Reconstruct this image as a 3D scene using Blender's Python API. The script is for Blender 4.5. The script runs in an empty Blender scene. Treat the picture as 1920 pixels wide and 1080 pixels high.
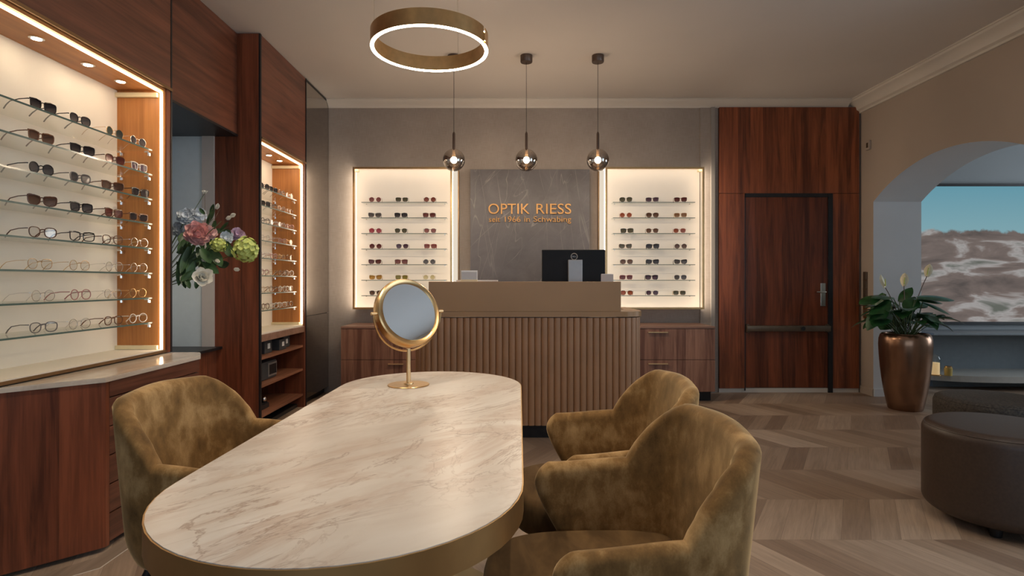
import bpy, bmesh, math, random
from mathutils import Vector, Matrix, noise
PI = math.pi
random.seed(7)
S = bpy.context.scene
C = S.collection
W = {}            # world matrices of things and parts

# ------------------------------------------------------------------ materials
class NT:
    def __init__(s, name):
        s.m = bpy.data.materials.new(name); s.m.use_nodes = True
        s.t = s.m.node_tree; s.n = s.t.nodes; s.l = s.t.links
        s.n.clear()
        s.out = s.n.new('ShaderNodeOutputMaterial')
        s.bsdf = None
    def link(s, a, b): s.l.new(a, b)
    def val(s, sock, v):
        if v is None: return
        if hasattr(v, 'is_output') or isinstance(v, bpy.types.NodeSocket): s.l.new(v, sock)
        else: sock.default_value = v
    def math(s, op, a, b=None, c=None):
        n = s.n.new('ShaderNodeMath'); n.operation = op
        s.val(n.inputs[0], a); s.val(n.inputs[1], b)
        if c is not None: s.val(n.inputs[2], c)
        return n.outputs[0]
    def coord(s, kind='Object'):
        n = s.n.new('ShaderNodeTexCoord'); return n.outputs[kind]
    def sep(s, v):
        n = s.n.new('ShaderNodeSeparateXYZ'); s.l.new(v, n.inputs[0]); return n.outputs
    def comb(s, x, y, z):
        n = s.n.new('ShaderNodeCombineXYZ')
        for i, q in enumerate((x, y, z)): s.val(n.inputs[i], q)
        return n.outputs[0]
    def mapping(s, v, scale=(1,1,1), rot=(0,0,0), loc=(0,0,0)):
        n = s.n.new('ShaderNodeMapping'); s.l.new(v, n.inputs[0])
        n.inputs['Scale'].default_value = scale; n.inputs['Rotation'].default_value = rot
        n.inputs['Location'].default_value = loc
        return n.outputs[0]
    def noise(s, v, scale=5, detail=4, rough=.5, dist=0, out='Fac'):
        n = s.n.new('ShaderNodeTexNoise'); s.l.new(v, n.inputs['Vector'])
        n.inputs['Scale'].default_value = scale; n.inputs['Detail'].default_value = detail
        n.inputs['Roughness'].default_value = rough; n.inputs['Distortion'].default_value = dist
        return n.outputs[out]
    def ramp(s, f, stops, interp='LINEAR'):
        n = s.n.new('ShaderNodeValToRGB'); s.l.new(f, n.inputs[0])
        cr = n.color_ramp; cr.interpolation = interp
        while len(cr.elements) < len(stops): cr.elements.new(.5)
        for e, (p, c) in zip(cr.elements, stops):
            e.position = p; e.color = (*c, 1) if len(c) == 3 else c
        return n.outputs[0]
    def mix(s, f, a, b, mode='MIX'):
        n = s.n.new('ShaderNodeMix'); n.data_type = 'RGBA'; n.blend_type = mode
        s.val(n.inputs[0], f)
        for i, q in ((6, a), (7, b)):
            if isinstance(q, tuple): n.inputs[i].default_value = (*q, 1) if len(q) == 3 else q
            else: s.l.new(q, n.inputs[i])
        return n.outputs[2]
    def bump(s, h, strength=.2, dist=.01):
        n = s.n.new('ShaderNodeBump'); s.l.new(h, n.inputs['Height'])
        n.inputs['Strength'].default_value = strength; n.inputs['Distance'].default_value = dist
        return n.outputs[0]
    def principled(s, **k):
        b = s.n.new('ShaderNodeBsdfPrincipled')
        for q, v in k.items():
            sock = b.inputs[q.replace('_', ' ')]
            if isinstance(v, bpy.types.NodeSocket): s.l.new(v, sock)
            elif isinstance(v, tuple) and len(v) == 3 and sock.type == 'RGBA': sock.default_value = (*v, 1)
            else: sock.default_value = v
        s.l.new(b.outputs[0], s.out.inputs[0]); s.bsdf = b
        return s.m

def plain(name, col, rough=.5, metal=0, var=.0, vscale=20, bump=0, **k):
    t = NT(name)
    c = t.coord()
    f = t.noise(c, vscale, 3)
    a = tuple(max(0, q*(1-var)) for q in col); b = tuple(min(1, q*(1+var)) for q in col)
    colr = t.ramp(f, [(.3, a), (.7, b)])
    kk = dict(Base_Color=colr, Roughness=rough, Metallic=metal); kk.update(k)
    if bump: kk['Normal'] = t.bump(f, bump, .002)
    return t.principled(**kk)

def emit(name, col, strength):
    t = NT(name); e = t.n.new('ShaderNodeEmission')
    e.inputs[0].default_value = (*col, 1); e.inputs[1].default_value = strength
    t.link(e.outputs[0], t.out.inputs[0]); return t.m

def wood(name, dark, light, axis='Z', rough=.35, strip=.12, contrast=1.0, across='X'):
    t = NT(name)
    x, y, z = t.sep(t.coord())[:3]
    d = {'X': x, 'Y': y, 'Z': z}
    al = d[axis]; ac = [v for k, v in d.items() if k != axis]
    acx = d[across] if across != axis else ac[0]
    oth = [k for k in 'XYZ' if k not in (axis, across)][0]
    sid = t.math('FLOOR', t.math('DIVIDE', acx, strip))
    wn = t.n.new('ShaderNodeTexWhiteNoise'); wn.noise_dimensions = '1D'; t.link(sid, wn.inputs['W'])
    rnd = wn.outputs['Value']
    off = t.math('MULTIPLY', rnd, 7.3)
    v1 = t.comb(t.math('MULTIPLY', acx, 14), t.math('MULTIPLY', d[oth], 14), t.math('ADD', t.math('MULTIPLY', al, 1.1), off))
    n1 = t.noise(v1, 1.0, 5, .6, .8)
    v2 = t.comb(t.math('MULTIPLY', acx, 170), t.math('MULTIPLY', d[oth], 170), t.math('MULTIPLY', al, 4))
    n2 = t.noise(v2, 1.0, 2, .6)
    v3 = t.comb(t.math('MULTIPLY', acx, 45), t.math('MULTIPLY', d[oth], 45), t.math('ADD', t.math('MULTIPLY', al, 1.6), off))
    n3 = t.noise(v3, 1.0, 3, .6, .5)
    s_ = t.math('ADD', t.math('MULTIPLY', n1, .75), t.math('ADD', t.math('MULTIPLY', n2, .18), t.math('MULTIPLY', n3, .35)))
    s_ = t.math('ADD', s_, t.math('MULTIPLY', t.math('SUBTRACT', rnd, .5), .12))
    w = .16/contrast
    colr = t.ramp(s_, [(.64-w, dark), (.64+w, light)])
    return t.principled(Base_Color=colr, Roughness=rough, Normal=t.bump(n2, .06, .001), Specular_IOR_Level=.45)

M = {}
def mats():
    M['mahog'] = wood('mahogany veneer', (.085,.024,.011), (.27,.075,.032), 'Z', .33, .13)
    M['mahog_r'] = wood('red mahogany veneer', (.105,.027,.010), (.34,.095,.034), 'Z', .33, .13)
    M['mahog_y'] = wood('mahogany veneer, side run', (.085,.026,.013), (.26,.078,.036), 'Z', .33, .16, 1, 'Y')
    M['mahog_h'] = wood('mahogany veneer, level grain', (.085,.030,.017), (.22,.078,.042), 'Y', .35, .3, 1, 'X')
    M['walnut'] = wood('walnut veneer', (.16,.065,.037), (.40,.20,.125), 'Z', .42, .09, 1.1)
    M['walnut_top'] = wood('walnut top', (.22,.115,.075), (.36,.20,.14), 'X', .38, .3, .9, 'Y')
    M['lit_mahog'] = wood('honey veneer lining', (.34,.122,.030), (.60,.25,.070), 'Z', .42, .2, .8)  # same mahogany as outside, with the warm LED light put into its colour
    M['lit_mahog_top'] = wood('honey veneer, niche head', (.34,.122,.030), (.60,.25,.070), 'Y', .42, .2, .8)  # niche head: LED-lit tone of the mahogany painted in as well
    M['shelfwood'] = wood('brown shelf board', (.16,.06,.032), (.33,.14,.075), 'Y', .45, .3)
    M['brass'] = plain('brushed brass', (.66,.43,.20), .30, 1, .08, 30)
    M['brass_b'] = plain('polished pale brass', (.85,.60,.32), .34, 1, .06, 30)
    M['bronze_edge'] = plain('bronze edging', (.30,.19,.10), .38, 1, .06, 30)
    M['canopy'] = plain('dark bronze fitting', (.13,.09,.07), .35, .7, .05)
    M['base_brass'] = plain('dull brass floor disc', (.20,.145,.06), .5, .4, .08, 12)
    M['tbrass'] = plain('satin brass table band', (.50,.31,.13), .42, 1, .1, 12)
    M['gold_letter'] = plain('gold lettering', (.46,.24,.075), .4, .4, .03)
    M['black'] = plain('black lacquer', (.012,.011,.012), .4, 0, .2)
    M['blackmetal'] = plain('black metal', (.02,.018,.018), .38, .5, .2)
    M['darkbox'] = plain('dark grey box card', (.045,.045,.045), .55, 0, .2)
    M['label'] = plain('white label', (.7,.68,.64), .6, 0, .04)
    M['chrome'] = plain('chrome', (.8,.78,.75), .12, 1, .02)
    M['steel'] = plain('satin steel', (.62,.57,.48), .3, 1, .04)
    M['pushbar'] = plain('bronze push bar', (.15,.11,.075), .38, .7, .08)
    M['cream'] = plain('cream panel', (.80,.72,.60), .55, 0, .02, 4)
    M['cream_b'] = plain('cream display panel with added glow', (.80,.73,.63), .55, 0, .015, 4, Emission_Color=(1,.86,.70,1), Emission_Strength=.13)  # faint emission added to even out the edge-lit panels
    M['white'] = plain('white plastic', (.85,.82,.77), .4, 0, .02)
    M['plaster_w'] = plain('white trim paint', (.62,.56,.48), .5, 0, .02, 3)
    M['ceil'] = plain('ceiling paint', (.62,.57,.52), .75, 0, .02, 1.5)
    M['rightwall'] = plain('warm wall paint', (.40,.325,.26), .7, 0, .03, 2)
    M['reveal'] = plain('pale arch plaster', (.60,.61,.62), .7, 0, .03, 2)
    M['greywall'] = plain('grey wall paint', (.34,.36,.37), .7, 0, .03, 2)
    M['greenglass'] = plain('glass edge', (.10,.15,.125), .15, 0, .05)
    M['acryl'] = plain('frosted acrylic bar', (.85,.72,.45), .35, 0, .02)
    M['counter'] = plain('bronze lacquer', (.37,.205,.088), .38, .1, .1, 1.6)
    M['slat'] = plain('bronze slat', (.36,.187,.092), .4, .1, .08, 6)
    M['soil'] = plain('dark soil', (.03,.02,.014), .9, 0, .4, 60, .5)
    M['pot'] = plain('bronze glaze', (.30,.17,.105), .26, .9, .06, 14)
    M['leather'] = plain('dark brown leather', (.05,.030,.020), .45, 0, .15, 80, .2)
    M['leather2'] = plain('dark speckled fabric', (.045,.035,.026), .8, 0, .6, 90, .3)
    M['mirror'] = plain('mirror glass', (.82,.84,.86), .015, 1, 0)
    M['darkmirror'] = plain('smoked mirror', (.50,.465,.43), .10, 1, .03)
    M['monitor'] = plain('monitor shell', (.008,.008,.009), .5, 0, .1, Specular_IOR_Level=.25)
    M['monstand'] = plain('monitor stand', (.33,.31,.29), .35, .6, .03)
    M['badge'] = plain('badge grey', (.40,.38,.36), .3, .6, 0)
    M['leafD'] = plain('deep green leaf', (.018,.075,.022), .3, 0, .5, 18)
    M['leafM'] = plain('mid green leaf', (.045,.10,.035), .42, 0, .4, 18)
    M['stem'] = plain('stem green', (.07,.11,.03), .5, 0, .3)
    M['brownstem'] = plain('brown stem', (.10,.06,.035), .6, 0, .3)
    M['petalP'] = plain('pink petal', (.86,.50,.46), .6, 0, .14, 30)
    M['petalPl'] = plain('light pink petal', (.86,.58,.54), .6, 0, .1, 30)
    M['petalW'] = plain('white petal', (.80,.76,.66), .55, 0, .06, 30)
    M['petalB'] = plain('cool white petal', (.68,.72,.76), .55, 0, .06, 30)
    M['petalL'] = plain('lilac petal', (.62,.45,.55), .6, 0, .1, 30)
    M['petalG'] = plain('lime petal', (.52,.58,.16), .6, 0, .12, 40)
    M['spathe'] = plain('cream spathe', (.80,.72,.50), .5, 0, .05, 30)
    M['bulb'] = emit('bulb glow', (1,.84,.64), 800)
    M['led'] = emit('led strip glow', (1,.84,.60), 20)
    M['led_niche'] = emit('niche led glow', (1,.81,.58), 8.5)
    M['glow_side'] = emit('glowing side acrylic', (1,.84,.66), 5.5)
    M['glow_strip'] = emit('glowing strip acrylic', (1,.87,.70), .52)
    M['led_disp'] = emit('display led glow', (1,.86,.70), 4.8)
    M['spot_on'] = emit('spot lens glow', (1,.85,.62), 45)
    M['ring_on'] = emit('ring diffuser glow', (1,.90,.76), 22)
    M['ring_up'] = emit('ring uplight glow', (1,.86,.68), 90)
    M['tv'] = emit('candle glow', (1,.75,.4), 1.2)
    # glass shelf
    def clear(name, tint, refl, rough=.02):
        t = NT(name)
        tr = t.n.new('ShaderNodeBsdfTransparent'); tr.inputs[0].default_value = (*tint, 1)
        gl = t.n.new('ShaderNodeBsdfGlossy'); gl.inputs['Roughness'].default_value = rough
        fr = t.n.new('ShaderNodeLayerWeight'); fr.inputs[0].default_value = .5
        mx = t.n.new('ShaderNodeMixShader')
        t.link(t.math('ADD', .035, t.math('MULTIPLY', t.math('POWER', fr.outputs['Facing'], 4), .45*refl)), mx.inputs[0])
        t.link(tr.outputs[0], mx.inputs[1]); t.link(gl.outputs[0], mx.inputs[2])
        t.link(mx.outputs[0], t.out.inputs[0]); return t.m
    M['glass'] = clear('clear glass', (.965,.98,.97), 1)
    M['lens_clear'] = clear('clear lens', (.975,.975,.97), 1.3)
    M['pane'] = clear('window pane', (.97,.98,.98), 1)
    def lens(name, col, dens):
        t = NT('lens ' + name)
        z = t.sep(t.coord('Generated'))[2]
        tr = t.n.new('ShaderNodeBsdfTransparent')
        c = t.ramp(z, [(0., tuple(q + (1-q)*.35 for q in col)), (.9, col)])
        t.link(c, tr.inputs[0])
        df = t.n.new('ShaderNodeBsdfPrincipled'); df.inputs['Base Color'].default_value = (*col, 1); df.inputs['Roughness'].default_value = .08
        mx = t.n.new('ShaderNodeMixShader'); mx.inputs[0].default_value = dens*.6
        t.link(tr.outputs[0], mx.inputs[1]); t.link(df.outputs[0], mx.inputs[2])
        t.link(mx.outputs[0], t.out.inputs[0]); return t.m
    tint = dict(rose=(.42,.20,.20), olive=(.20,.19,.13), redbrown=(.36,.13,.10), grey=(.22,.20,.20), dark=(.10,.085,.09),
                burgundy=(.26,.09,.09), pink=(.55,.13,.17), purple=(.20,.12,.18), tan=(.45,.28,.16), amber=(.62,.42,.12),
                lime=(.42,.38,.10), pale=(.78,.74,.55), orange=(.50,.18,.10), brown=(.27,.16,.11), blue=(.14,.16,.24), green=(.20,.24,.22))
    for k, c in tint.items(): M['lens_' + k] = lens(k, c, .45 if k != 'pale' else .15)
    fr = dict(black=(.015,.012,.012), tort=(.16,.06,.025), clear=(.72,.64,.55), gold=None, silver=None, red=(.25,.03,.03), brown=(.12,.05,.03), grey=(.16,.14,.13), rose=(.45,.2,.18))
    for k, c in fr.items():
        if k == 'gold': M['fr_gold'] = plain('gold wire', (.75,.5,.25), .25, 1)
        elif k == 'silver': M['fr_silver'] = plain('silver wire', (.75,.72,.7), .2, 1)
        else: M['fr_' + k] = plain('acetate ' + k, c, .22, 0, .3 if k == 'tort' else .05, 120)
    # wall behind the counter
    t = NT('woven grey wallcovering'); c = t.coord()
    a = t.noise(t.mapping(c, (260, 260, 12)), 1, 2); b = t.noise(t.mapping(c, (12, 12, 200)), 1, 2); d = t.noise(c, 2.2, 4, .6)
    f = t.math('ADD', t.math('MULTIPLY', a, .35), t.math('ADD', t.math('MULTIPLY', b, .25), t.math('MULTIPLY', d, .4)))
    M['backwall'] = t.principled(Base_Color=t.ramp(f, [(.35, (.265,.220,.185)), (.65, (.37,.315,.27))]), Roughness=.75, Normal=t.bump(f, .15, .002))
    # slate with veins
    t = NT('grey veined stone'); c = t.coord()
    base = t.noise(c, 3.5, 6, .65, .6)
    wob = t.noise(c, 2.0, 3, .5, 0, 'Color')
    def vein(scale, rot, thr, seed, det=2.5, dist=.5):
        v = t.mapping(t.mapping(c, (1,1,1), rot), scale, (0,0,0), seed)
        n = t.noise(v, 1.0, det, .45, dist)
        q = t.math('ABSOLUTE', t.math('SUBTRACT', n, .5))
        return t.ramp(t.math('DIVIDE', q, thr), [(0, (1,1,1)), (1, (0,0,0))])
    v1 = vein((3.6,1,.55), (0, .12, 0), .006, (0,0,0)); v2 = vein((.55,1,3.8), (0, .85, 0), .0045, (4,2,7)); v3 = vein((4.4,1,.8), (0, -.25, 0), .004, (9,2,3))
    m1 = t.ramp(t.noise(c, 2.6, 2), [(.42, (0,0,0)), (.60, (1,1,1))]); m2 = t.ramp(t.noise(t.mapping(c, (1,1,1), (0,0,0), (5,5,5)), 2.6, 2), [(.42, (0,0,0)), (.62, (1,1,1))])
    col = t.ramp(base, [(.3, (.082,.073,.075)), (.7, (.135,.122,.123))])
    f1 = t.math('MULTIPLY', v1, t.math('ADD', .06, t.math('MULTIPLY', m1, .36))); f2 = t.math('MULTIPLY', t.math('MAXIMUM', v2, v3), t.math('MULTIPLY', m2, .38))
    col = t.mix(t.math('MAXIMUM', f1, f2), col, (.42,.37,.34))
    M['slate'] = t.principled(Base_Color=col, Roughness=.45)
    # marble table
    t = NT('cream marble'); c = t.coord()
    cc = t.mapping(c, (1,1,1), (0,0,-.95))
    st = t.mapping(cc, (1.6, 4.6, 1))
    cloud = t.noise(t.mapping(cc, (1.1,2.6,1)), 1.6, 5, .6, .6)
    col = t.ramp(cloud, [(.3, (.52,.44,.37)), (.5, (.62,.55,.475)), (.72, (.70,.645,.58))])
    def mv(scale, seed, thr, det=7, ds=1.0):
        n = t.noise(t.mapping(cc, scale, (0,0,0), seed), 1.25, det, .62, ds)
        q = t.math('ABSOLUTE', t.math('SUBTRACT', n, .5))
        return t.ramp(t.math('DIVIDE', q, thr), [(0, (1,1,1)), (1, (0,0,0))])
    mk = t.ramp(t.noise(t.mapping(cc, (1.2,2.4,1), (0,0,0), (3,1,0)), 1.6, 3), [(.34, (0,0,0)), (.54, (1,1,1))])
    va = mv((1.5,4.2,1), (0,0,0), .016); vb = mv((2.4,6.0,1), (5,3,1), .016, 8, 1.4); vc = mv((1.2,3.2,1), (9,7,2), .07, 7, 1.2)
    col = t.mix(t.math('MULTIPLY', t.math('MULTIPLY', vc, mk), .65), col, (.47,.345,.265))
    col = t.mix(t.math('MULTIPLY', t.math('MULTIPLY', va, mk), .75), col, (.30,.205,.15))
    col = t.mix(t.math('MULTIPLY', t.math('MULTIPLY', vb, mk), .60), col, (.34,.24,.18))
    M['marble'] = t.principled(Base_Color=col, Roughness=.33)
    # left counter top stone
    t = NT('cream stone top'); c = t.coord()
    n = t.noise(t.mapping(c, (5,1.2,1)), 2, 5, .6, .8)
    M['stone'] = t.principled(Base_Color=t.ramp(n, [(.3, (.50,.40,.31)), (.7, (.70,.60,.49))]), Roughness=.16)
    # velvet
    t = NT('olive gold velvet'); c = t.coord()
    oi = t.n.new('ShaderNodeObjectInfo')
    cv = t.n.new('ShaderNodeVectorMath'); cv.operation = 'ADD'; t.link(c, cv.inputs[0]); t.link(oi.outputs['Location'], cv.inputs[1])
    cx = cv.outputs[0]
    n1 = t.noise(cx, 6.5, 3, .55, .15); n2 = t.noise(t.mapping(cx, (1,1,.6)), 26, 4, .62, .25); n3 = t.noise(cx, 240, 2)
    f = t.math('ADD', t.math('MULTIPLY', n1, .68), t.math('ADD', t.math('MULTIPLY', n2, .42), t.math('MULTIPLY', n3, .08)))
    colr = t.ramp(f, [(.42, (.090,.046,.014)), (.59, (.225,.121,.041)), (.76, (.48,.30,.13))])
    M['velvet'] = t.principled(Base_Color=colr, Roughness=.75, Sheen_Weight=.8, Sheen_Roughness=.38, Sheen_Tint=(.95,.70,.38),
                               Specular_IOR_Level=.15, Normal=t.bump(n2, .12, .004))
    # seat fabric, a shade flatter
    t = NT('olive brown seat velvet'); c = t.coord()
    n1 = t.noise(t.mapping(c, (1,3,1)), 6, 3, .6, .4)
    M['velvet2'] = t.principled(Base_Color=t.ramp(n1, [(.35, (.085,.047,.019)), (.7, (.17,.098,.040))]), Roughness=.8, Sheen_Weight=.18, Sheen_Roughness=.4, Sheen_Tint=(.9,.7,.4), Specular_IOR_Level=.15)
    # chevron floor
    t = NT('oak chevron floor'); c = t.coord()
    x, y, z = t.sep(c)[:3]
    xs = t.math('SUBTRACT', x, t.math('MULTIPLY', y, .045))
    R = .477
    yy = t.math('DIVIDE', t.math('SUBTRACT', y, 2.566 - R*20), R)
    row = t.math('FLOOR', yy); fr_ = t.math('FRACT', yy)
    par = t.math('MODULO', row, 2)                                     # 0: leaning right
    sg = t.math('SUBTRACT', t.math('MULTIPLY', par, 2), 1)
    v = t.math('MULTIPLY', fr_, R)
    u = t.math('ADD', xs, t.math('MULTIPLY', sg, t.math('MULTIPLY', v, .555)))
    pid = t.math('FLOOR', t.math('DIVIDE', u, .135))
    fu = t.math('FRACT', t.math('DIVIDE', u, .135))
    def wnz(a, b):
        w = t.n.new('ShaderNodeTexWhiteNoise'); w.noise_dimensions = '2D'; t.link(t.comb(a, b, 0), w.inputs['Vector']); return w.outputs['Value']
    r1 = wnz(pid, row)
    r2 = wnz(t.math('FLOOR', t.math('DIVIDE', t.math('ADD', pid, row), 2)), t.math('ADD', row, 31))
    tone = t.math('ADD', t.math('MULTIPLY', r1, .45), t.math('MULTIPLY', r2, .55))
    g = t.noise(t.comb(t.math('MULTIPLY', u, 42), t.math('MULTIPLY', v, 3.2), t.math('ADD', t.math('MULTIPLY', r1, 40), row)), 1, 5, .65, .5)
    g2 = t.noise(t.comb(t.math('MULTIPLY', u, 200), t.math('MULTIPLY', v, 7), row), 1, 2, .5)
    col = t.ramp(tone, [(.15, (.225,.150,.103)), (.5, (.322,.228,.160)), (.85, (.435,.324,.236))])
    gm = t.ramp(t.math('ADD', t.math('MULTIPLY', g, .75), t.math('MULTIPLY', g2, .25)), [(.3, (.70,.70,.70)), (.7, (1.15,1.15,1.15))])
    col = t.mix(1, col, gm, 'MULTIPLY')
    eu = t.math('MINIMUM', fu, t.math('SUBTRACT', 1, fu)); ev = t.math('MINIMUM', fr_, t.math('SUBTRACT', 1, fr_))
    j = t.math('MAXIMUM', t.math('LESS_THAN', eu, .010), t.math('LESS_THAN', ev, .0028))
    col = t.mix(t.math('MULTIPLY', j, .45), col, (.10,.07,.05))
    M['floor'] = t.principled(Base_Color=col, Roughness=t.math('ADD', .42, t.math('MULTIPLY', g, .15)), Specular_IOR_Level=.4)
    M['floor_edge'] = wood('oak floor border', (.20,.145,.105), (.36,.27,.20), 'Y', .5, .12, .8, 'X')
    # smoked pendant globe: mirrored at the top, clear at the bottom
    t = NT('smoked mirrored globe')
    z = t.sep(t.coord('Generated'))[2]
    tr = t.n.new('ShaderNodeBsdfTransparent')
    t.link(t.ramp(z, [(.1, (.93,.90,.87)), (.75, (.50,.45,.41))]), tr.inputs[0])
    gl = t.n.new('ShaderNodeBsdfGlossy'); gl.inputs['Roughness'].default_value = .03; gl.inputs[0].default_value = (.75,.70,.66,1)
    fr2 = t.n.new('ShaderNodeFresnel'); fr2.inputs[0].default_value = 1.6
    fac = t.math('ADD', t.ramp(z, [(.15, (.22,.22,.22)), (.8, (.60,.60,.60))]), t.math('MULTIPLY', fr2.outputs[0], .6), None)
    mx = t.n.new('ShaderNodeMixShader'); t.link(t.math('MINIMUM', fac, .95), mx.inputs[0])
    t.link(tr.outputs[0], mx.inputs[1]); t.link(gl.outputs[0], mx.inputs[2]); t.link(mx.outputs[0], t.out.inputs[0])
    M['globe'] = t.m
    # landscape light box
    t = NT('landscape picture'); c = t.coord('Generated')
    gx, gy, gz = t.sep(c)[:3]
    hill = t.noise(t.mapping(c, (3.2,1,3.2)), 2.2, 6, .6, .3)
    hh = t.math('ADD', gz, t.math('MULTIPLY', t.math('SUBTRACT', hill, .5), .14))
    strat = t.noise(t.mapping(c, (1.2,1,4.2), (0, .45, 0)), 2.0, 4, .55, .5)
    rock = t.ramp(strat, [(.3, (.10,.085,.08)), (.5, (.20,.16,.145)), (.58, (.40,.38,.37)), (.7, (.14,.15,.13))])
    sky = t.ramp(gz, [(.6, (.26,.45,.50)), (1, (.15,.36,.45))])
    colr = t.mix(t.ramp(hh, [(.655, (0,0,0)), (.675, (1,1,1))]), rock, sky)
    e = t.n.new('ShaderNodeEmission'); t.link(colr, e.inputs[0]); e.inputs[1].default_value = .55
    t.link(e.outputs[0], t.out.inputs[0]); M['picture'] = t.m
mats()

# ------------------------------------------------------------------ mesh helpers
def NB(): return bmesh.new()
def bx(bm, x0, x1, y0, y1, z0, z1, bev=0, seg=2):
    r = bmesh.ops.create_cube(bm, size=1)
    vs = r['verts']
    for v in vs:
        v.co = Vector(((x0+x1)/2 + v.co.x*(x1-x0), (y0+y1)/2 + v.co.y*(y1-y0), (z0+z1)/2 + v.co.z*(z1-z0)))
    if bev:
        es = list({e for v in vs for e in v.link_edges})
        bmesh.ops.bevel(bm, geom=es, offset=bev, segments=seg, affect='EDGES', profile=.5)
    return bm
def box(*a, **k): return bx(NB(), *a, **k)
def prism(bm, pts, z0, z1, bev=0):
    lo = [bm.verts.new((p[0], p[1], z0)) for p in pts]; hi = [bm.verts.new((p[0], p[1], z1)) for p in pts]
    n = len(pts)
    bm.faces.new(list(reversed(lo))); bm.faces.new(hi)
    for i in range(n): bm.faces.new((lo[i], lo[(i+1) % n], hi[(i+1) % n], hi[i]))
    if bev:
        es = [e for e in bm.edges if abs(e.verts[0].co.z-z1) < 1e-6 and abs(e.verts[1].co.z-z1) < 1e-6]
        bmesh.ops.bevel(bm, geom=es, offset=bev, segments=2, affect='EDGES')
    return bm
def prism_y(bm, pts, y0, y1):          # outline in XZ
    lo = [bm.verts.new((p[0], y0, p[1])) for p in pts]; hi = [bm.verts.new((p[0], y1, p[1])) for p in pts]
    n = len(pts)
    bm.faces.new(lo); bm.faces.new(list(reversed(hi)))
    for i in range(n): bm.faces.new((lo[(i+1) % n], lo[i], hi[i], hi[(i+1) % n]))
    return bm
def sweep_line(bm, prof, a, b, ua, ub=None):
    """profile of (horizontal offset, z) swept from a to b; ua = horizontal unit for the offset"""
    A = [bm.verts.new((a[0]+ua[0]*p[0], a[1]+ua[1]*p[0], p[1])) for p in prof]
    ub = ub or ua
    B = [bm.verts.new((b[0]+ub[0]*p[0], b[1]+ub[1]*p[0], p[1])) for p in prof]
    n = len(prof)
    for i in range(n): bm.faces.new((A[i], A[(i+1) % n], B[(i+1) % n], B[i]))
    bm.faces.new(A); bm.faces.new(B)
    return bm
def tube(bm, pts, r, seg=8, closed=False, caps=True):
    pts = [Vector(p) for p in pts]; n = len(pts)
    rad = r if isinstance(r, (list, tuple)) else [r]*n
    rings = []; up = None
    for i, p in enumerate(pts):
        if closed: d = pts[(i+1) % n] - pts[i-1]
        else: d = pts[min(i+1, n-1)] - pts[max(i-1, 0)]
        d.normalize()
        if up is None:
            up = Vector((0,0,1)) if abs(d.z) < .9 else Vector((1,0,0))
        s = d.cross(up)
        if s.length < 1e-5: s = d.cross(Vector((0,1,0)))
        s.normalize(); up = s.cross(d).normalized()
        rings.append([bm.verts.new(p + (s*math.cos(2*PI*k/seg) + up*math.sin(2*PI*k/seg))*rad[i]) for k in range(seg)])
    m = n if closed else n-1
    for i in range(m):
        a, b = rings[i], rings[(i+1) % n]
        for k in range(seg): bm.faces.new((a[k], a[(k+1) % seg], b[(k+1) % seg], b[k]))
    if not closed and caps:
        bm.faces.new(rings[0]); bm.faces.new(list(reversed(rings[-1])))
    return bm
def lathe(bm, prof, c=(0,0,0), seg=32):
    """prof: (r, z) list"""
    rings = []
    for r, z in prof:
        if r < 1e-5: rings.append([bm.verts.new((c[0], c[1], c[2]+z))])
        else: rings.append([bm.verts.new((c[0]+r*math.cos(2*PI*k/seg), c[1]+r*math.sin(2*PI*k/seg), c[2]+z)) for k in range(seg)])
    for a, b in zip(rings, rings[1:]):
        for k in range(seg):
            if len(a) == 1 and len(b) == 1: continue
            if len(a) == 1: bm.faces.new((a[0], b[k], b[(k+1) % seg]))
            elif len(b) == 1: bm.faces.new((a[k], a[(k+1) % seg], b[0]))
            else: bm.faces.new((a[k], a[(k+1) % seg], b[(k+1) % seg], b[k]))
    return bm
def ball(bm, c, r, u=16, v=10, sc=(1,1,1)):
    res = bmesh.ops.create_uvsphere(bm, u_segments=u, v_segments=v, radius=r)
    for q in res['verts']: q.co = Vector((c[0]+q.co.x*sc[0], c[1]+q.co.y*sc[1], c[2]+q.co.z*sc[2]))
    return bm

def link(name, bm, mat, parent=None, world=True, smooth=None):
    if world and parent is not None:
        bmesh.ops.transform(bm, matrix=W[parent].inverted(), verts=bm.verts)
    bmesh.ops.recalc_face_normals(bm, faces=bm.faces)
    me = bpy.data.meshes.new(name); 
    if smooth is not None:
        for f in bm.faces: f.smooth = True
        for e in bm.edges:
            if len(e.link_faces) == 2 and e.calc_face_angle(0) > smooth: e.smooth = False
    bm.to_mesh(me); bm.free()
    for m in (mat if isinstance(mat, (list, tuple)) else [mat]): me.materials.append(m)
    o = bpy.data.objects.new(name, me); C.objects.link(o)
    if parent is not None: o.parent = parent; W[o] = W[parent]
    else: W[o] = Matrix.Identity(4)
    return o
SM = math.radians(38)
def tag(o, label, cat, group=None, kind=None):
    o['label'] = label; o['category'] = cat
    if group: o['group'] = group
    if kind: o['kind'] = kind
    return o
def thing(name, label, cat, loc=(0,0,0), rotz=0, group=None):
    o = bpy.data.objects.new(name, None); C.objects.link(o)
    o.empty_display_size = .05
    o.location = loc; o.rotation_euler = (0,0,rotz)
    W[o] = Matrix.Translation(loc) @ Matrix.Rotation(rotz, 4, 'Z')
    return tag(o, label, cat, group)
def struct(name, bm, mat, parent=None, smooth=None, label=None):
    o = link(name, bm, mat, parent, True, smooth)
    if parent is None:
        o['kind'] = 'structure'
        if label: o['label'] = label
    return o
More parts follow.
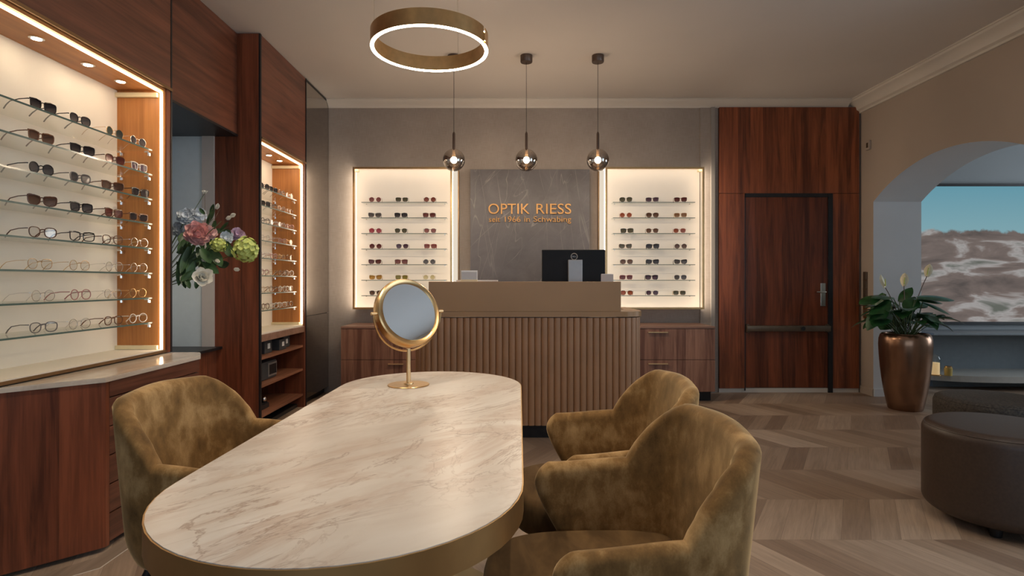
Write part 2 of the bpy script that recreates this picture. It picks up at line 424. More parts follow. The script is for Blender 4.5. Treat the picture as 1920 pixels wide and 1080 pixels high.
def dup(root, loc, rot, label, group=None):
    r = root.copy(); C.objects.link(r); r.location = loc; r.rotation_euler = rot
    r['label'] = label
    if group: r['group'] = group
    for ch in list(root.children):
        c = ch.copy(); C.objects.link(c); c.parent = r
        for g in list(ch.children):
            d = g.copy(); C.objects.link(d); d.parent = c
    return r

# ------------------------------------------------------------------ room shell
H = 3.03
XL, XR, YB, YF = -2.62, 3.62, 6.0, -3.0
struct('floor', box(XL-.3, 8.0, YF-.2, 7.0, -.1, 0), M['floor'])
struct('ceiling', box(XL-.3, XR+.5, YF-.2, YB+.2, H, H+.12), M['ceil'])
struct('wall_back', box(XL-.3, XR+.5, YB, YB+.15, 0, H), M['backwall'])
struct('wall_left', box(XL-.2, XL, YF, YB, 0, H), M['greywall'])
# right wall with the arched opening
def arch_z(y): return 2.263 - 1.75 + math.sqrt(max(0, 1.75**2 - (y-4.77)**2))
bm = NB()
ya, yb_ = 3.77, 5.77
n = 28
ys = [ya + (yb_-ya)*i/n for i in range(n+1)]
def yz(bm, pts, x0, x1):
    A = [bm.verts.new((x0, p[0], p[1])) for p in pts]; B = [bm.verts.new((x1, p[0], p[1])) for p in pts]
    m = len(pts); bm.faces.new(A); bm.faces.new(list(reversed(B)))
    for i in range(m): bm.faces.new((A[(i+1) % m], A[i], B[i], B[(i+1) % m]))
bx(bm, XR, XR+.48, YF, .3, 0, H); bx(bm, XR, XR+.48, .3, 2.7, 0, .6); bx(bm, XR, XR+.48, .3, 2.7, 2.75, H)
bx(bm, XR, XR+.48, 2.7, ya, 0, H); bx(bm, XR, XR+.48, yb_, YB, 0, H)
for a, b in zip(ys, ys[1:]):
    yz(bm, [(a, arch_z(a)), (b, arch_z(b)), (b, H), (a, H)], XR, XR+.48)
wr = struct('wall_right', bm, [M['rightwall'], M['reveal']])
for p in wr.data.polygons:                 # the arch lining is painted pale grey, the room side warm beige
    c = p.center; nrm = p.normal
    if ya-.01 < c.y < yb_+.01 and abs(nrm.x) < .5 and c.z < 2.3 and XR < c.x: p.material_index = 1
# adjoining room
struct('wall_far', box(XR+.48, 8.0, 6.62, 6.75, 0, H), M['greywall'])
bm = NB(); bx(bm, 7.8, 8.0, 3.05, 3.7, 0, H); bx(bm, 7.8, 8.0, 5.9, 6.75, 0, H); bx(bm, 7.8, 8.0, 3.7, 5.9, 0, .7); bx(bm, 7.8, 8.0, 3.7, 5.9, 2.6, H)
struct('wall_side', bm, M['greywall'])
struct('wall_near', box(XR+.50, 8.0, 3.05, 3.2, 0, H), M['greywall'])
struct('ceiling_side', box(XR+.52, 8.0, 3.05, 6.75, H-.0, H+.12), M['ceil'])
for nm, X_, a, b, z0_, z1_ in (('window_3', XR+.30, .3, 2.7, .6, 2.75), ('window_4', 7.88, 3.7, 5.9, .7, 2.6)):  # the side-room window is made up, an unseen opening for its light
    bm = NB(); t_ = .06
    for q in ((a, a+t_), (b-t_, b), ((a+b)/2-.03, (a+b)/2+.03)): bx(bm, X_, X_+.07, q[0], q[1], z0_+t_, z1_-t_)
    bx(bm, X_, X_+.07, a, b, z0_, z0_+t_); bx(bm, X_, X_+.07, a, b, z1_-t_, z1_)
    w = struct(nm, bm, M['white'])
    link('pane', box(X_+.03, X_+.04, a+t_, b-t_, z0_+t_, z1_-t_), M['pane'], w)
# wall behind the camera with shop windows
bm = NB()
wins = [(-1.9, .1), (.5, 2.9)]
xs_ = [XL] + [q for w in wins for q in w] + [XR+.48]
for i in range(0, len(xs_), 2): bx(bm, xs_[i], xs_[i+1], YF-.2, YF, 0, H)
for a, b in wins: bx(bm, a, b, YF-.2, YF, 0, .55); bx(bm, a, b, YF-.2, YF, 2.55, H)
struct('wall_front', bm, M['rightwall'])
for i, (a, b) in enumerate(wins):
    bm = NB(); t_ = .06
    for q in ((a, a+t_, .55, 2.55), (b-t_, b, .55, 2.55), ((a+b)/2-.03, (a+b)/2+.03, .61, 2.49)): bx(bm, q[0], q[1], YF-.12, YF-.04, q[2], q[3])
    bx(bm, a+t_, b-t_, YF-.12, YF-.04, .55, .61); bx(bm, a+t_, b-t_, YF-.12, YF-.04, 2.49, 2.55)
    w = struct('window_%d' % (i+1), bm, M['white'])
    link('pane', box(a+t_, b-t_, YF-.09, YF-.08, .61, 2.49), M['pane'], w)
# cornices
prof = [(0, H), (0, H-.075), (.018, H-.075), (.022, H-.062), (.05, H-.040), (.085, H-.020), (.09, H-.008), (.10, H-.008), (.10, H)]
struct('trim_1', sweep_line(NB(), prof, (-1.907, YB), (3.49, YB), (0, -1)), M['plaster_w'], smooth=SM)
prof2 = [(0, H), (0, H-.135), (.022, H-.135), (.026, H-.118), (.050, H-.105), (.060, H-.075), (.095, H-.045), (.118, H-.030), (.122, H-.012), (.135, H-.012), (.135, H)]
struct('trim_2', sweep_line(NB(), prof2, (XR, YB), (XR, YF), (-1, 0)), M['plaster_w'], smooth=SM)
struct('baseboard_right', box(XR-.012, XR, yb_, YB-.02, 0, .075, bev=.002), M['rightwall'])
struct('baseboard_arch', box(XR+.002, XR+.478, yb_-.012, yb_, 0, .075), M['reveal'])
# slim grey pilaster beside the wood panelling
struct('trim_3', box(1.955, 2.135, YB-.02, YB, 0, H-.075), M['backwall'])
struct('trim_4', box(2.06, 2.10, YB-.045, YB-.02, 0, H-.075), plain('grey profile', (.28,.25,.22), .5))
# wood panelling and door
px = lambda x, Y: (x-960)*Y/1080
pz = lambda y, Y: 1.15-(y-528)*Y/1080
YP = 5.965
x0, x1, x2, x3 = px(1349, YP), px(1397, YP), px(1561, YP), px(1611, YP)
zt, zs = pz(201, YP), pz(363, YP)
struct('trim_5', box(x0, x3, YP, YB, zs+.004, zt), M['mahog_r'], label='mahogany panel above the door')
struct('trim_6', box(x0, x1-.004, YP, YB, .045, zs, bev=.001), M['mahog_r'])
struct('trim_7', box(x2+.002, x3, YP, YB, .045, zs, bev=.001), M['mahog_r'])
struct('baseboard_back', box(x0, x3, YP+.012, YB, 0, .045), M['plaster_w'])
bm = NB(); bx(bm, x1-.004, x1+.006, YP+.001, YB, .02, zs); bx(bm, px(1553, YP), x2+.002, YP-.004, YB, .0, zs); bx(bm, x1, x2, YP+.001, YB, zs-.035, zs+.004)
struct('trim_8', bm, M['black'])
d = struct('door_1', box(x1+.006, px(1553, YP), YP+.012, YB, .05, zs-.035, bev=.001), wood('dark mahogany door veneer', (.070,.019,.009), (.225,.060,.024), 'Z', .28, .14))
d['label'] = 'dark mahogany door with steel lever and push bar'
bm = box(px(1539, YP), px(1548, YP), YP-.0, YP+.012, pz(574, YP), pz(531, YP), bev=.002)
hd = link('handle_plate', bm, M['steel'], d)
bm = NB(); zc = pz(547.5, YP)
tube(bm, [(px(1544, YP), YP+.005, zc), (px(1544, YP), YP-.045, zc), (px(1541, YP), YP-.05, zc), (px(1527, YP), YP-.05, zc)], .008)
link('lever', bm, M['steel'], hd, smooth=SM)
bm = box(px(1398, YP), px(1554, YP), YP-.045, YP-.005, pz(621, YP), pz(610, YP), bev=.006)
bx(bm, px(1399, YP), px(1404, YP), YP-.02, YP+.012, pz(623, YP), pz(608, YP)); bx(bm, px(1548, YP), px(1553, YP), YP-.02, YP+.012, pz(623, YP), pz(608, YP))
pb = link('push_bar', bm, M['pushbar'], d, smooth=SM)
bm = NB(); tube(bm, [(px(1502, YP), YP-.044, pz(615.5, YP)), (px(1502, YP), YP-.049, pz(615.5, YP))], .022, 16)
kc = link('lock_cover', bm, M['black'], pb, smooth=SM)
# light line in the floor beside the left cabinet
struct('trim_9', prism(NB(), [(-1.655, 3.2), (-1.651, 3.2), (-1.651, 2.31), (-1.885, 2.076), (-1.888, 2.079), (-1.655, 2.312)], 0, .0015), M['plaster_w'])
struct('floor_border', prism(NB(), [(-1.73, 4.3), (-1.655, 4.3), (-1.655, 2.312), (-1.888, 2.079), (-1.95, 2.14), (-1.73, 2.4)], 0, .001), M['floor_edge'])

# veined stone panel with lettering
sx0, sx1 = px(882, 5.97), px(1105, 5.97)
sp = tag(link('stone_panel', box(sx0, sx1, 5.957, 5.999, .001, pz(318, 5.97), bev=.002), M['slate']), 'dark grey veined stone panel on the back wall between two lit displays', 'wall panel')
def text_obj(name, body, size, x, z, y, mat, parent, width, ext=.006, rot=(PI/2, 0, 0)):
    cu = bpy.data.curves.new(name, 'FONT'); cu.body = body; cu.size = size; cu.extrude = ext; cu.resolution_u = 4
    o = bpy.data.objects.new(name, cu); C.objects.link(o)
    dg = bpy.context.evaluated_depsgraph_get()
    me = bpy.data.meshes.new_from_object(o.evaluated_get(dg))
    bpy.data.objects.remove(o)
    xs = [v.co.x for v in me.vertices]; w = max(xs)-min(xs); k = width/w; mn = min(xs)
    for v in me.vertices: v.co.x = (v.co.x-mn)*k
    me.transform(Matrix.Translation((x, y, z)) @ Matrix.Rotation(rot[2], 4, 'Z') @ Matrix.Rotation(PI/2, 4, 'X'))
    if parent is not None: me.transform(W[parent].inverted())
    me.materials.clear(); me.materials.append(mat)
    q = bpy.data.objects.new(name, me); C.objects.link(q)
    if parent is not None: q.parent = parent; W[q] = W[parent]
    else: W[q] = Matrix.Identity(4)
    return q
YT = 5.94
for wd, a, b in (('OPTIK', 915.6, 993), ('RIESS', 1005.6, 1071)):
    text_obj('lettering', wd, 19.5*YT/1080/.70, px(a, YT), pz(401, YT), YT+.004, M['gold_letter'], sp, (b-a)*YT/1080, .009)
for wd, a, b in (('seit', 916.7, 937.8), ('1966', 946.7, 976), ('in', 983, 993.5), ('Schwabing', 1000.5, 1071)):
    text_obj('lettering', wd, .082, px(a, YT), pz(416, YT), YT+.004, M['gold_letter'], sp, (b-a)*YT/1080, .009)

# ------------------------------------------------------------------ eyewear
def lens_outline(shape, n=26):
    pts = []
    for k in range(n):
        a = 2*PI*k/n; c, s = math.cos(a), math.sin(a)
        if shape == 'round': x, z = .0245*c, .0235*s
        elif shape == 'square':
            e = .55; x = .0265*math.copysign(abs(c)**e, c); z = .0205*math.copysign(abs(s)**e, s); x *= 1 + .10*(s)
        elif shape == 'cat':
            e = .7; x = .0275*math.copysign(abs(c)**e, c); z = .0205*math.copysign(abs(s)**e, s); z += .007*max(0, c)*max(0, s+.3); x *= 1+.14*s
        elif shape == 'drop':
            e = .8; x = .0270*math.copysign(abs(c)**e, c); z = .0235*math.copysign(abs(s)**e, s); x *= 1 + .12*s; 
        else: # panto
            e = .8; x = .0245*math.copysign(abs(c)**e, c); z = .0215*math.copysign(abs(s)**e, s); x *= 1+.10*s
        pts.append((x, z))
    return pts
protos = {}
def eyewear(shape, frame, lens_, thick, tl, label, loc, rot, group, name='sunglasses', cat=None):
    key = (shape, frame, lens_, thick, tl, name)
    cat = cat or ('sunglasses' if name == 'sunglasses' else 'eyeglasses')
    if key in protos:
        return dup(protos[key], loc, (0, 0, rot), label, group)
    t = thing(name, label, cat, loc, rot, group)
    ol = lens_outline(shape); hz = .026
    fm = M['fr_' + frame]; lm = M['lens_' + lens_]
    bm = NB()
    lensbms = []
    for s in (-1, 1):
        cx = s*.0345
        P = [(cx + s*p[0], -.002*abs(p[0]+.02)/.02, hz + p[1]) for p in ol]
        tube(bm, P, thick, 5, closed=True)
        lb = NB(); vs = [lb.verts.new((p[0], p[1]+.0006, p[2])) for p in P]; lb.faces.new(vs)
        r = bmesh.ops.extrude_face_region(lb, geom=lb.faces[:])
        for v in r['geom']:
            if isinstance(v, bmesh.types.BMVert): v.co.y += .0018
        lensbms.append(lb)
    br = max(thick, .0012)
    tube(bm, [(-.0125, -.001, hz+.008), (-.005, -.004, hz+.012), (.005, -.004, hz+.012), (.0125, -.001, hz+.008)], br*1.1, 5)
    if thick > .0018 and shape in ('square', 'cat'):
        for s in (-1, 1): tube(bm, [(s*.010, -.002, hz+.016), (s*.034, -.003, hz+.0205), (s*.061, -.0015, hz+.018)], thick*1.5, 5)
    fr = link('frame_front', bm, fm, t, False, SM)
    for lb in lensbms: link('lens', lb, lm, t, False)
    for s in (-1, 1):
        tb = NB()
        x = s*.0640
        tube(tb, [(s*.060, 0, hz+.014), (x, .004, hz+.014), (x, tl*.35, hz+.013), (x-s*.002, tl*.72, hz+.006), (x-s*.004, tl*.88, hz-.008), (x-s*.006, tl, hz-.024)],
             [br*1.2, br*1.1, br, br, br*1.2, br*1.3], 5)
        link('temple', tb, fm, t, False, SM)
    protos[key] = t
    return t
words = {'round': 'round', 'square': 'square', 'cat': 'cat-eye', 'drop': 'teardrop', 'panto': 'rounded'}
tints = dict(rose='rose-brown', olive='olive green', redbrown='red-brown', grey='smoke grey', dark='near-black', burgundy='burgundy', pink='pink red', purple='purple grey',
             tan='pale tan', amber='amber yellow', lime='yellow olive', pale='pale clear', orange='orange-red', brown='brown', blue='dark blue', green='grey-green')

# ------------------------------------------------------------------ back displays
rows7 = ['top', 'second', 'third', 'fourth', 'fifth', 'sixth', 'bottom']
def display(side, xa, xb, sxa, sxb, specs, cxs):
    word = 'left' if side < 0 else 'right'
    Y0 = 5.86; zt, zb = 2.317, .868
    t = thing('wall_display', 'gold-framed lit display case on the back wall, %s of the stone panel' % word, 'display case', ((xa+xb)/2, YB, zb))
    link('back_panel', box(xa+.01, xb-.01, 5.985, 6.0, zb, zt), M['cream_b'], t)
    for q, g_ in (((xa+.0015, xa+.004), (xa, xa+.0014)), ((xb-.004, xb-.0015), (xb-.0014, xb))):
        link('side_panel', box(q[0], q[1], Y0+.0122, 5.985, zb+.004, zt-.004), M['cream_b'], t)
        link('side_diffuser', box(g_[0], g_[1], Y0+.0122, 5.998, zb+.004, zt-.004), M['glow_side'], t)
    link('top_panel', box(xa+.004, xb-.004, Y0+.0122, 5.985, zt-.004, zt), M['cream_b'], t)
    link('bottom_panel', box(xa+.004, xb-.004, Y0+.0122, 5.985, zb, zb+.004), M['cream_b'], t)
    bm = NB(); w = .020
    bx(bm, xa, xa+w, Y0, Y0+.012, zb, zt, bev=.002); bx(bm, xb-w, xb, Y0, Y0+.012, zb, zt, bev=.002)
    bx(bm, xa+w, xb-w, Y0, Y0+.012, zt-w, zt, bev=.002); bx(bm, xa+w, xb-w, Y0, Y0+.012, zb, zb+w, bev=.002)
    link('frame', bm, M['brass'], t)
    bm = NB(); e = .0045; f_ = .0115; ya_, yb2 = Y0+.0125, Y0+.020
    bx(bm, xa+e, xb-e, ya_, yb2, zt-f_, zt-e); bx(bm, xa+e, xb-e, ya_, yb2, zb+e, zb+f_)
    bx(bm, xa+e, xa+f_, ya_, yb2, zb+f_, zt-f_); bx(bm, xb-f_, xb-e, ya_, yb2, zb+f_, zt-f_)
    link('led_strip', bm, M['led_disp'], t)
    # lit side strip next to the stone panel
    if side < 0: s0, s1 = xb+.001, xb+.050
    else: s0, s1 = xa-.050, xa-.001
    link('side_strip', box(s0, s1, 5.93, 5.998, zb+.01, zt-.02), M['glow_strip'], t)
    e0, e1 = (s1, s1+.012) if side < 0 else (s0-.012, s0)
    link('strip_edge', box(e0, e1, 5.93, 5.998, zb+.01, zt-.02), M['bronze_edge'], t)
    for r in range(7):
        z = 1.961 - r*.1588
        sh = link('glass_shelf', box(sxa, sxb, 5.870, 5.982, z-.006, z), M['glass'], t)
        eb = box(sxa, sxb, 5.8685, 5.870, z-.006, z)
        link('shelf_edge', eb, M['greenglass'], sh)
        for q in (sxa+.03, sxb-.03): link('shelf_support', tube(NB(), [(q, 5.985, z-.010), (q, 5.95, z-.010)], .004, 8), M['chrome'], sh)
        for k, sp_ in enumerate(specs[r]):
            if sp_ is None: continue
            shape, fr, ln, th = sp_
            lab = '%s %s sunglasses, %s pair on the %s shelf of the %s gold-framed display' % (tints[ln], words[shape], ('left', 'middle', 'right')[k], rows7[r], word)
            X = px(cxs[k], 5.885) + random.uniform(-.008, .008)
            eyewear(shape, fr, ln, th, .075, lab, (X, 5.884, z+.001), random.uniform(-.10, .10) + (-.16 if side > 0 else .14), 'sunglasses in the %s back display' % word)
    # small halogen clip in the top outer corner
    xc = xa+.03 if side < 0 else xb-.03
    link('corner_lamp', box(xc-.02, xc+.02, 5.90, 5.94, zt-.04, zt-.016, bev=.004), M['acryl'], t)
    return t
Ls = [[('round','rose','rose',.0014), ('square','grey','olive',.0014), ('round','brown','redbrown',.0014)],
      [('cat','grey','grey',.0024), ('square','black','dark',.0024), ('square','brown','burgundy',.0024)],
      [('round','red','pink',.0018), ('panto','black','olive',.0016), ('panto','grey','rose',.0020)],
      [('round','red','burgundy',.0014), ('panto','black','purple',.0016), ('square','red','redbrown',.0020)],
      [('cat','brown','burgundy',.0022), ('square','tort','redbrown',.0030), ('round','black','grey',.0014)],
      [('cat','gold','amber',.0022), ('square','gold','lime',.0018), ('round','clear','pale',.0016)],
      [('panto','grey','brown',.0026), None, None]]
Rs = [[('drop','grey','olive',.0014), ('square','grey','purple',.0020), ('square','brown','burgundy',.0022)],
      [('round','rose','orange',.0012), ('drop','brown','brown',.0014), ('square','gold','tan',.0014)],
      [('square','black','olive',.0026), ('panto','tort','brown',.0018), ('panto','rose','orange',.0014)],
      [('cat','tort','olive',.0018), ('square','black','dark',.0030), ('round','black','brown',.0014)],
      [('drop','grey','brown',.0014), ('cat','black','dark',.0028), ('cat','black','grey',.0024)],
      [('square','red','burgundy',.0020), ('square','black','purple',.0028), ('drop','silver','grey',.0014)],
      [('panto','tort','orange',.0022), ('panto','grey','purple',.0018), ('square','gold','olive',.0018)]]
display(-1, -1.622, -.608, -1.535, -.664, Ls, (704, 753, 806))
display(1, .950, 1.959, 1.029, 1.867, Rs, (1174, 1223, 1275))

# ------------------------------------------------------------------ drawer cabinets at the back wall
def drawer_unit(xa, xb, label, handles):
    yf = 5.50
    t = thing('drawer_cabinet', label, 'cabinet', ((xa+xb)/2, 5.75, 0))
    link('carcass', box(xa+.002, xb-.002, yf+.02, YB-.025, .095, .70), M['walnut'], t)
    link('top_board', box(xa, xb, yf-.004, YB-.025, .702, .722, bev=.002), M['walnut_top'], t)
    link('plinth', box(xa+.02, xb-.02, yf+.07, YB-.03, 0, .095), M['blackmetal'], t)
    for (a, b, z0, z1, hx) in handles:
        dr = link('drawer', box(a+.0015, b-.0015, yf, yf+.02, z0, z1, bev=.001), M['walnut'], t)
        link('handle', box(hx[0], hx[1], yf-.018, yf, hx[2]-.005, hx[2]+.005, bev=.0015), M['brass_b'], dr)
zc1, zc2 = .703-.004, .40
Yd = 5.5
hR = (px(1215, Yd), px(1252, Yd), pz(623, Yd)); hR2 = (px(1215, Yd), px(1252, Yd), pz(682, Yd))
drawer_unit(px(1160, Yd), px(1341, Yd), 'walnut drawer cabinet under the right gold-framed display, beside the door panelling',
            [(px(1160, Yd), px(1341, Yd), .405, .699, hR), (px(1160, Yd), px(1341, Yd), .098, .401, hR2)])
hL = (px(728, Yd), px(757, Yd), pz(624, Yd)); hL2 = (px(728, Yd), px(757, Yd), pz(682.5, Yd))
drawer_unit(px(639, Yd), px(800, Yd), 'walnut drawer cabinet under the left gold-framed display',
            [(px(639, Yd), px(800, Yd), .405, .699, hL), (px(639, Yd), px(800, Yd), .098, .401, hL2)])

# ------------------------------------------------------------------ reception counter
t = thing('reception_counter', 'bronze reception counter with ribbed front and raised ledge', 'counter', (.12, 4.6, 0))
def u_path(x0, x1, y0, y1, r, n=14):
    """open path: left side back -> front -> right side back"""
    p = [(x0, y1), (x0, y0+r)]
    for k in range(1, n+1):
        a = PI + (PI/2)*k/n; p.append((x0+r+r*math.cos(a), y0+r+r*math.sin(a)))
    for k in range(0, n+1):
        a = -PI/2 + (PI/2)*k/n; p.append((x1-r+r*math.cos(a), y0+r+r*math.sin(a)))
    p.append((x1, y1)); return p
def resample(p, s):
    """point and outward normal at arclength s"""
    for a, b in zip(p, p[1:]):
        L = math.hypot(b[0]-a[0], b[1]-a[1])
        if s <= L or (a, b) == (p[-2], p[-1]):
            q = s/L; d = ((b[0]-a[0])/L, (b[1]-a[1])/L)
            return (a[0]+(b[0]-a[0])*q, a[1]+(b[1]-a[1])*q), (d[1], -d[0])
        s -= L
CX0, CX1, CY0, CY1 = -.735, .973, 4.215, 4.98
path = u_path(CX0+.014, CX1-.014, CY0+.014, CY1, .16)
tot = sum(math.hypot(b[0]-a[0], b[1]-a[1]) for a, b in zip(path, path[1:]))
pitch = .0475; nS = int(tot/pitch); pitch = tot/nS
out = []
for i in range(nS):
    for f, o in ((0, .000), (.05, .0055), (.13, .0100), (.28, .0130), (.5, .0140), (.72, .0130), (.87, .0100), (.95, .0055)):
        (X, Y_), nn = resample(path, (i+f)*pitch)
        out.append((X + nn[0]*o, Y_ + nn[1]*o))
inner = [(p[0], p[1]) for p in reversed(u_path(CX0+.06, CX1-.06, CY0+.06, CY1, .12))]
bm = NB()
lo = [bm.verts.new((p[0], p[1], .095)) for p in out]; hi = [bm.verts.new((p[0], p[1], .885)) for p in out]
for i in range(len(out)-1): bm.faces.new((lo[i], lo[i+1], hi[i+1], hi[i]))
link('ribbed_front', bm, M['slat'], t, smooth=math.radians(50))
ip = u_path(CX0+.03, CX1-.03, CY0+.03, CY1, .145)
bm = NB(); prism(bm, ip + [(CX1-.07, CY1)] + [(p[0], p[1]) for p in reversed(u_path(CX0+.07, CX1-.07, CY0+.07, CY1-.001, .12))] , .0, .885)
link('plinth', bm, M['blackmetal'], t)
wt = u_path(CX0-.006, CX1+.006, CY0-.006, CY1, .17)
iw = [(CX1-.08, CY1), (CX1-.08, 4.56), (CX0+.08, 4.56), (CX0+.08, CY1)]
link('worktop', prism(NB(), wt + iw, .892, .930, bev=.003), M['counter'], t)
link('ledge', box(-.61, .797, CY0-.004, 4.55, .930, 1.150, bev=.003), M['counter'], t)
link('desktop', box(CX0+.072, CX1-.072, 4.30, CY1-.02, .74, .765), M['walnut_top'], t)
# monitor
YM = 4.74
t = thing('monitor', 'black computer monitor seen from behind on the reception counter', 'monitor', (.51, YM+.05, .766))
mx0, mx1, mz0, mz1 = px(1016, YM), px(1135, YM), 1.09, pz(468, YM)
bm = box(mx0, mx1, YM, YM+.035, mz0, mz1, bev=.006)
mo = link('screen_housing', bm, M['monitor'], t)
link('stand_neck', box(px(1065.5, YM-.03), px(1092, YM-.03), YM-.035, YM-.001, .775, pz(487, YM-.03), bev=.003), M['monstand'], t)
link('stand_base', box(.40, .64, YM-.09, YM+.12, .766, .776, bev=.003), M['monstand'], t)
bm = NB(); cx, cz = px(1076.5, YM), pz(481, YM); R_ = .026
tube(bm, [(cx+R_*math.cos(a*PI/12), YM-.002, cz+R_*math.sin(a*PI/12)) for a in range(24)], .0032, 6, closed=True)
lg = link('badge', bm, M['badge'], mo)
text_obj('badge_letters', 'DELL', .018, cx-.019, cz-.006, YM-.003, M['badge'], lg, .038, .001)
# things on the ledge
t = thing('card_holder', 'clear acrylic card holder with white cards on the left end of the counter ledge', 'card holder', (px(879, 4.35), 4.35, 1.150))
x0_, x1_ = px(864, 4.33), px(895, 4.33)
link('back_plate', box(x0_, x1_, 4.36, 4.364, 1.151, 1.235), M['white'], t)
link('base_block', box(x0_, x1_+.0, 4.32, 4.36, 1.150, 1.165), M['acryl'], t)
link('cards', box(x0_+.006, x1_-.006, 4.345, 4.359, 1.166, 1.222), plain('white card', (.55,.56,.57), .6, 0, .03), t)
tag(link('paper_tray', box(px(856, 4.4), px(933, 4.4), 4.38, 4.54, 1.151, 1.162, bev=.002), M['white']), 'flat white tray on the counter ledge beside the card holder', 'tray')
t = thing('business_card_stand', 'small clear stand of business cards on the right end of the counter ledge', 'card stand', (px(1138, 4.35), 4.35, 1.150))
x0_, x1_ = px(1127, 4.33), px(1150, 4.33)
link('holder', box(x0_, x1_, 4.33, 4.336, 1.150, 1.205), plain('taupe acrylic', (.46,.38,.32), .2, 0, .03), t)
link('cards', box(x0_+.007, x1_-.012, 4.337, 4.36, 1.151, 1.208), M['label'], t)
link('base', box(x0_, x1_, 4.337, 4.38, 1.150, 1.152), M['glass'], t)

# ------------------------------------------------------------------ left wall units
def led_niche(t, X, XB, Ya, Yb, zb, zt, ztop):
    """open lit niche in plane x=X running Ya..Yb; lining, frame and leds"""
    link('back_panel', box(XB-.012, XB, Ya, Yb, zb, zt), M['cream'], t)
    link('end_panel', box(XB, X-.004, Yb-.02, Yb, zb, zt), M['lit_mahog'], t)
    link('end_panel', box(XB, X-.004, Ya, Ya+.02, zb, zt), M['lit_mahog'], t)
    link('head_panel', box(XB, X-.004, Ya+.02, Yb-.02, zt-.015, zt), M['lit_mahog_top'], t)
    link('floor_panel', box(XB, X-.004, Ya+.02, Yb-.02, zb, zb+.012), M['cream'], t)
    link('light_bar', box(XB-.0, X-.03, Yb-.040, Yb-.0205, zt-.055, zt-.030, bev=.002), M['acryl'], t)
    link('light_bar', box(XB-.0, X-.03, Yb-.040, Yb-.0205, zb+.013, zb+.035, bev=.002), M['acryl'], t)
# unit 1: big niche and base cabinet
X1, XB1, YA1, YE1 = -1.97, -2.235, 1.7, 3.33
t = thing('display_cabinet', 'tall mahogany wall cabinet with a lit spectacles niche, nearest on the left', 'display cabinet', (X1-.15, 2.5, 0))
led_niche(t, X1, XB1, YA1, YE1-.05, .755, 2.245, H)
link('upper_panel', box(XL+.01, X1+.004, YA1, YE1-.012, 2.262, H-.004, bev=.002), M['mahog_h'], t)
link('metal_edge', box(X1-.02, X1+.012, YA1, YE1-.004, 2.246, 2.262), M['bronze_edge'], t)
bm = box(XL+.01, X1+.002, YE1-.05, YE1-.012, .745, 2.246)
link('side_post', bm, M['mahog_y'], t)
link('black_edge', box(XL+.01, X1+.006, YE1-.012, YE1, .745, H-.004), M['black'], t)
bm = box(X1-.019, X1-.006, YE1-.077, YE1-.0705, .765, 2.212)
link('led_strip', bm, M['led_niche'], t)
link('led_strip', box(X1-.018, X1-.008, YA1+.03, YE1-.07, 2.215, 2.224), M['led_niche'], t)
link('black_edge', box(X1-.02, X1+.002, YA1, YE1-.05, .748, .762), M['bronze_edge'], t)
for y in (2.55, 2.86, 3.10):
    sp_ = link('spotlight', lathe(NB(), [(0, 0), (.028, 0), (.030, -.004), (.022, -.006), (.022, -.004), (0, -.004)], (XB1+.13, y, 2.230), 16), M['chrome'], t, smooth=SM)
    link('spot_lens', lathe(NB(), [(0, 0), (.020, 0), (.020, -.002), (0, -.002)], (XB1+.13, y, 2.2255), 14), M['spot_on'], sp_)
def shelves(t, X, XB, Ya, Yb):
    for r in range(8):
        z = 1.888 - r*.1377
        sh = link('glass_shelf', box(XB+.004, X-.045, Ya, Yb-.055, z-.008, z), M['glass'], t)
        link('shelf_edge', box(X-.045, X-.0435, Ya, Yb-.055, z-.008, z), M['greenglass'], sh)
        for q in (XB+.035, X-.075):
            bm = NB(); bx(bm, q-.012, q+.012, Yb-.06, Yb-.021, z-.016, z-.0085, bev=.002); tube(bm, [(q, Yb-.035, z-.014), (q, Yb-.035, z-.03)], .008, 8)
            link('shelf_support', bm, M['chrome'], sh)
shelves(t, X1, XB1, YA1+.02, YE1-.05)
rows8 = ['top', 'second', 'third', 'fourth', 'fifth', 'sixth', 'seventh', 'bottom']
posn = ['farthest', 'second farthest', 'third farthest', 'fourth farthest', 'nearest']
N1 = [[('round','silver','grey'), ('round','gold','green'), ('panto','black','grey'), ('square','black','dark')],
      [('square','clear','purple'), ('panto','tort','redbrown'), ('square','black','dark'), ('square','tort','brown')],
      [('square','black','dark'), ('square','tort','brown'), ('panto','grey','grey'), ('round','black','grey')],
      [('square','tort','dark'), ('square','tort','redbrown'), ('square','black','grey'), ('cat','brown','brown')],
      [('round','silver','clear'), ('panto','tort','clear'), ('square','black','clear'), ('panto','brown','clear')],
      [('round','silver','clear'), ('round','silver','clear'), ('round','gold','clear'), ('panto','gold','clear')],
      [('round','gold','clear'), ('panto','silver','clear'), ('round','rose','clear'), ('round','silver','clear')],
      [('round','clear','clear'), ('panto','tort','clear'), ('round','silver','clear'), ('panto','grey','clear')]]
ftxt = dict(black='black-framed', tort='tortoiseshell', clear='clear-framed', gold='gold wire', silver='silver wire', red='red-framed', brown='brown-framed', grey='grey-framed', rose='rose-framed')
def niche_eyewear(rowsd, Ys, X, niche, group):
    for r, row in enumerate(rowsd):
        z = 1.888 - r*.1377 + .001
        for k, sp_ in enumerate(row):
            if sp_ is None or k >= len(Ys): continue
            shape, fr, ln = sp_
            sun = ln != 'clear'
            nm = 'sunglasses' if sun else 'eyeglasses'
            th = .0012 if fr in ('gold', 'silver') else .0022
            word = tints[ln] + ' ' + words[shape] + ' sunglasses' if sun else '%s %s glasses' % (ftxt[fr], words[shape])
            lab = '%s, %s pair on the %s shelf of %s' % (word, posn[k], rows8[r], niche)
            a = PI/2 - random.uniform(.02, .24)
            eyewear(shape, fr, ln, th, .125, lab, (X, Ys[k] + random.uniform(-.012, .012), z), a, group, nm)
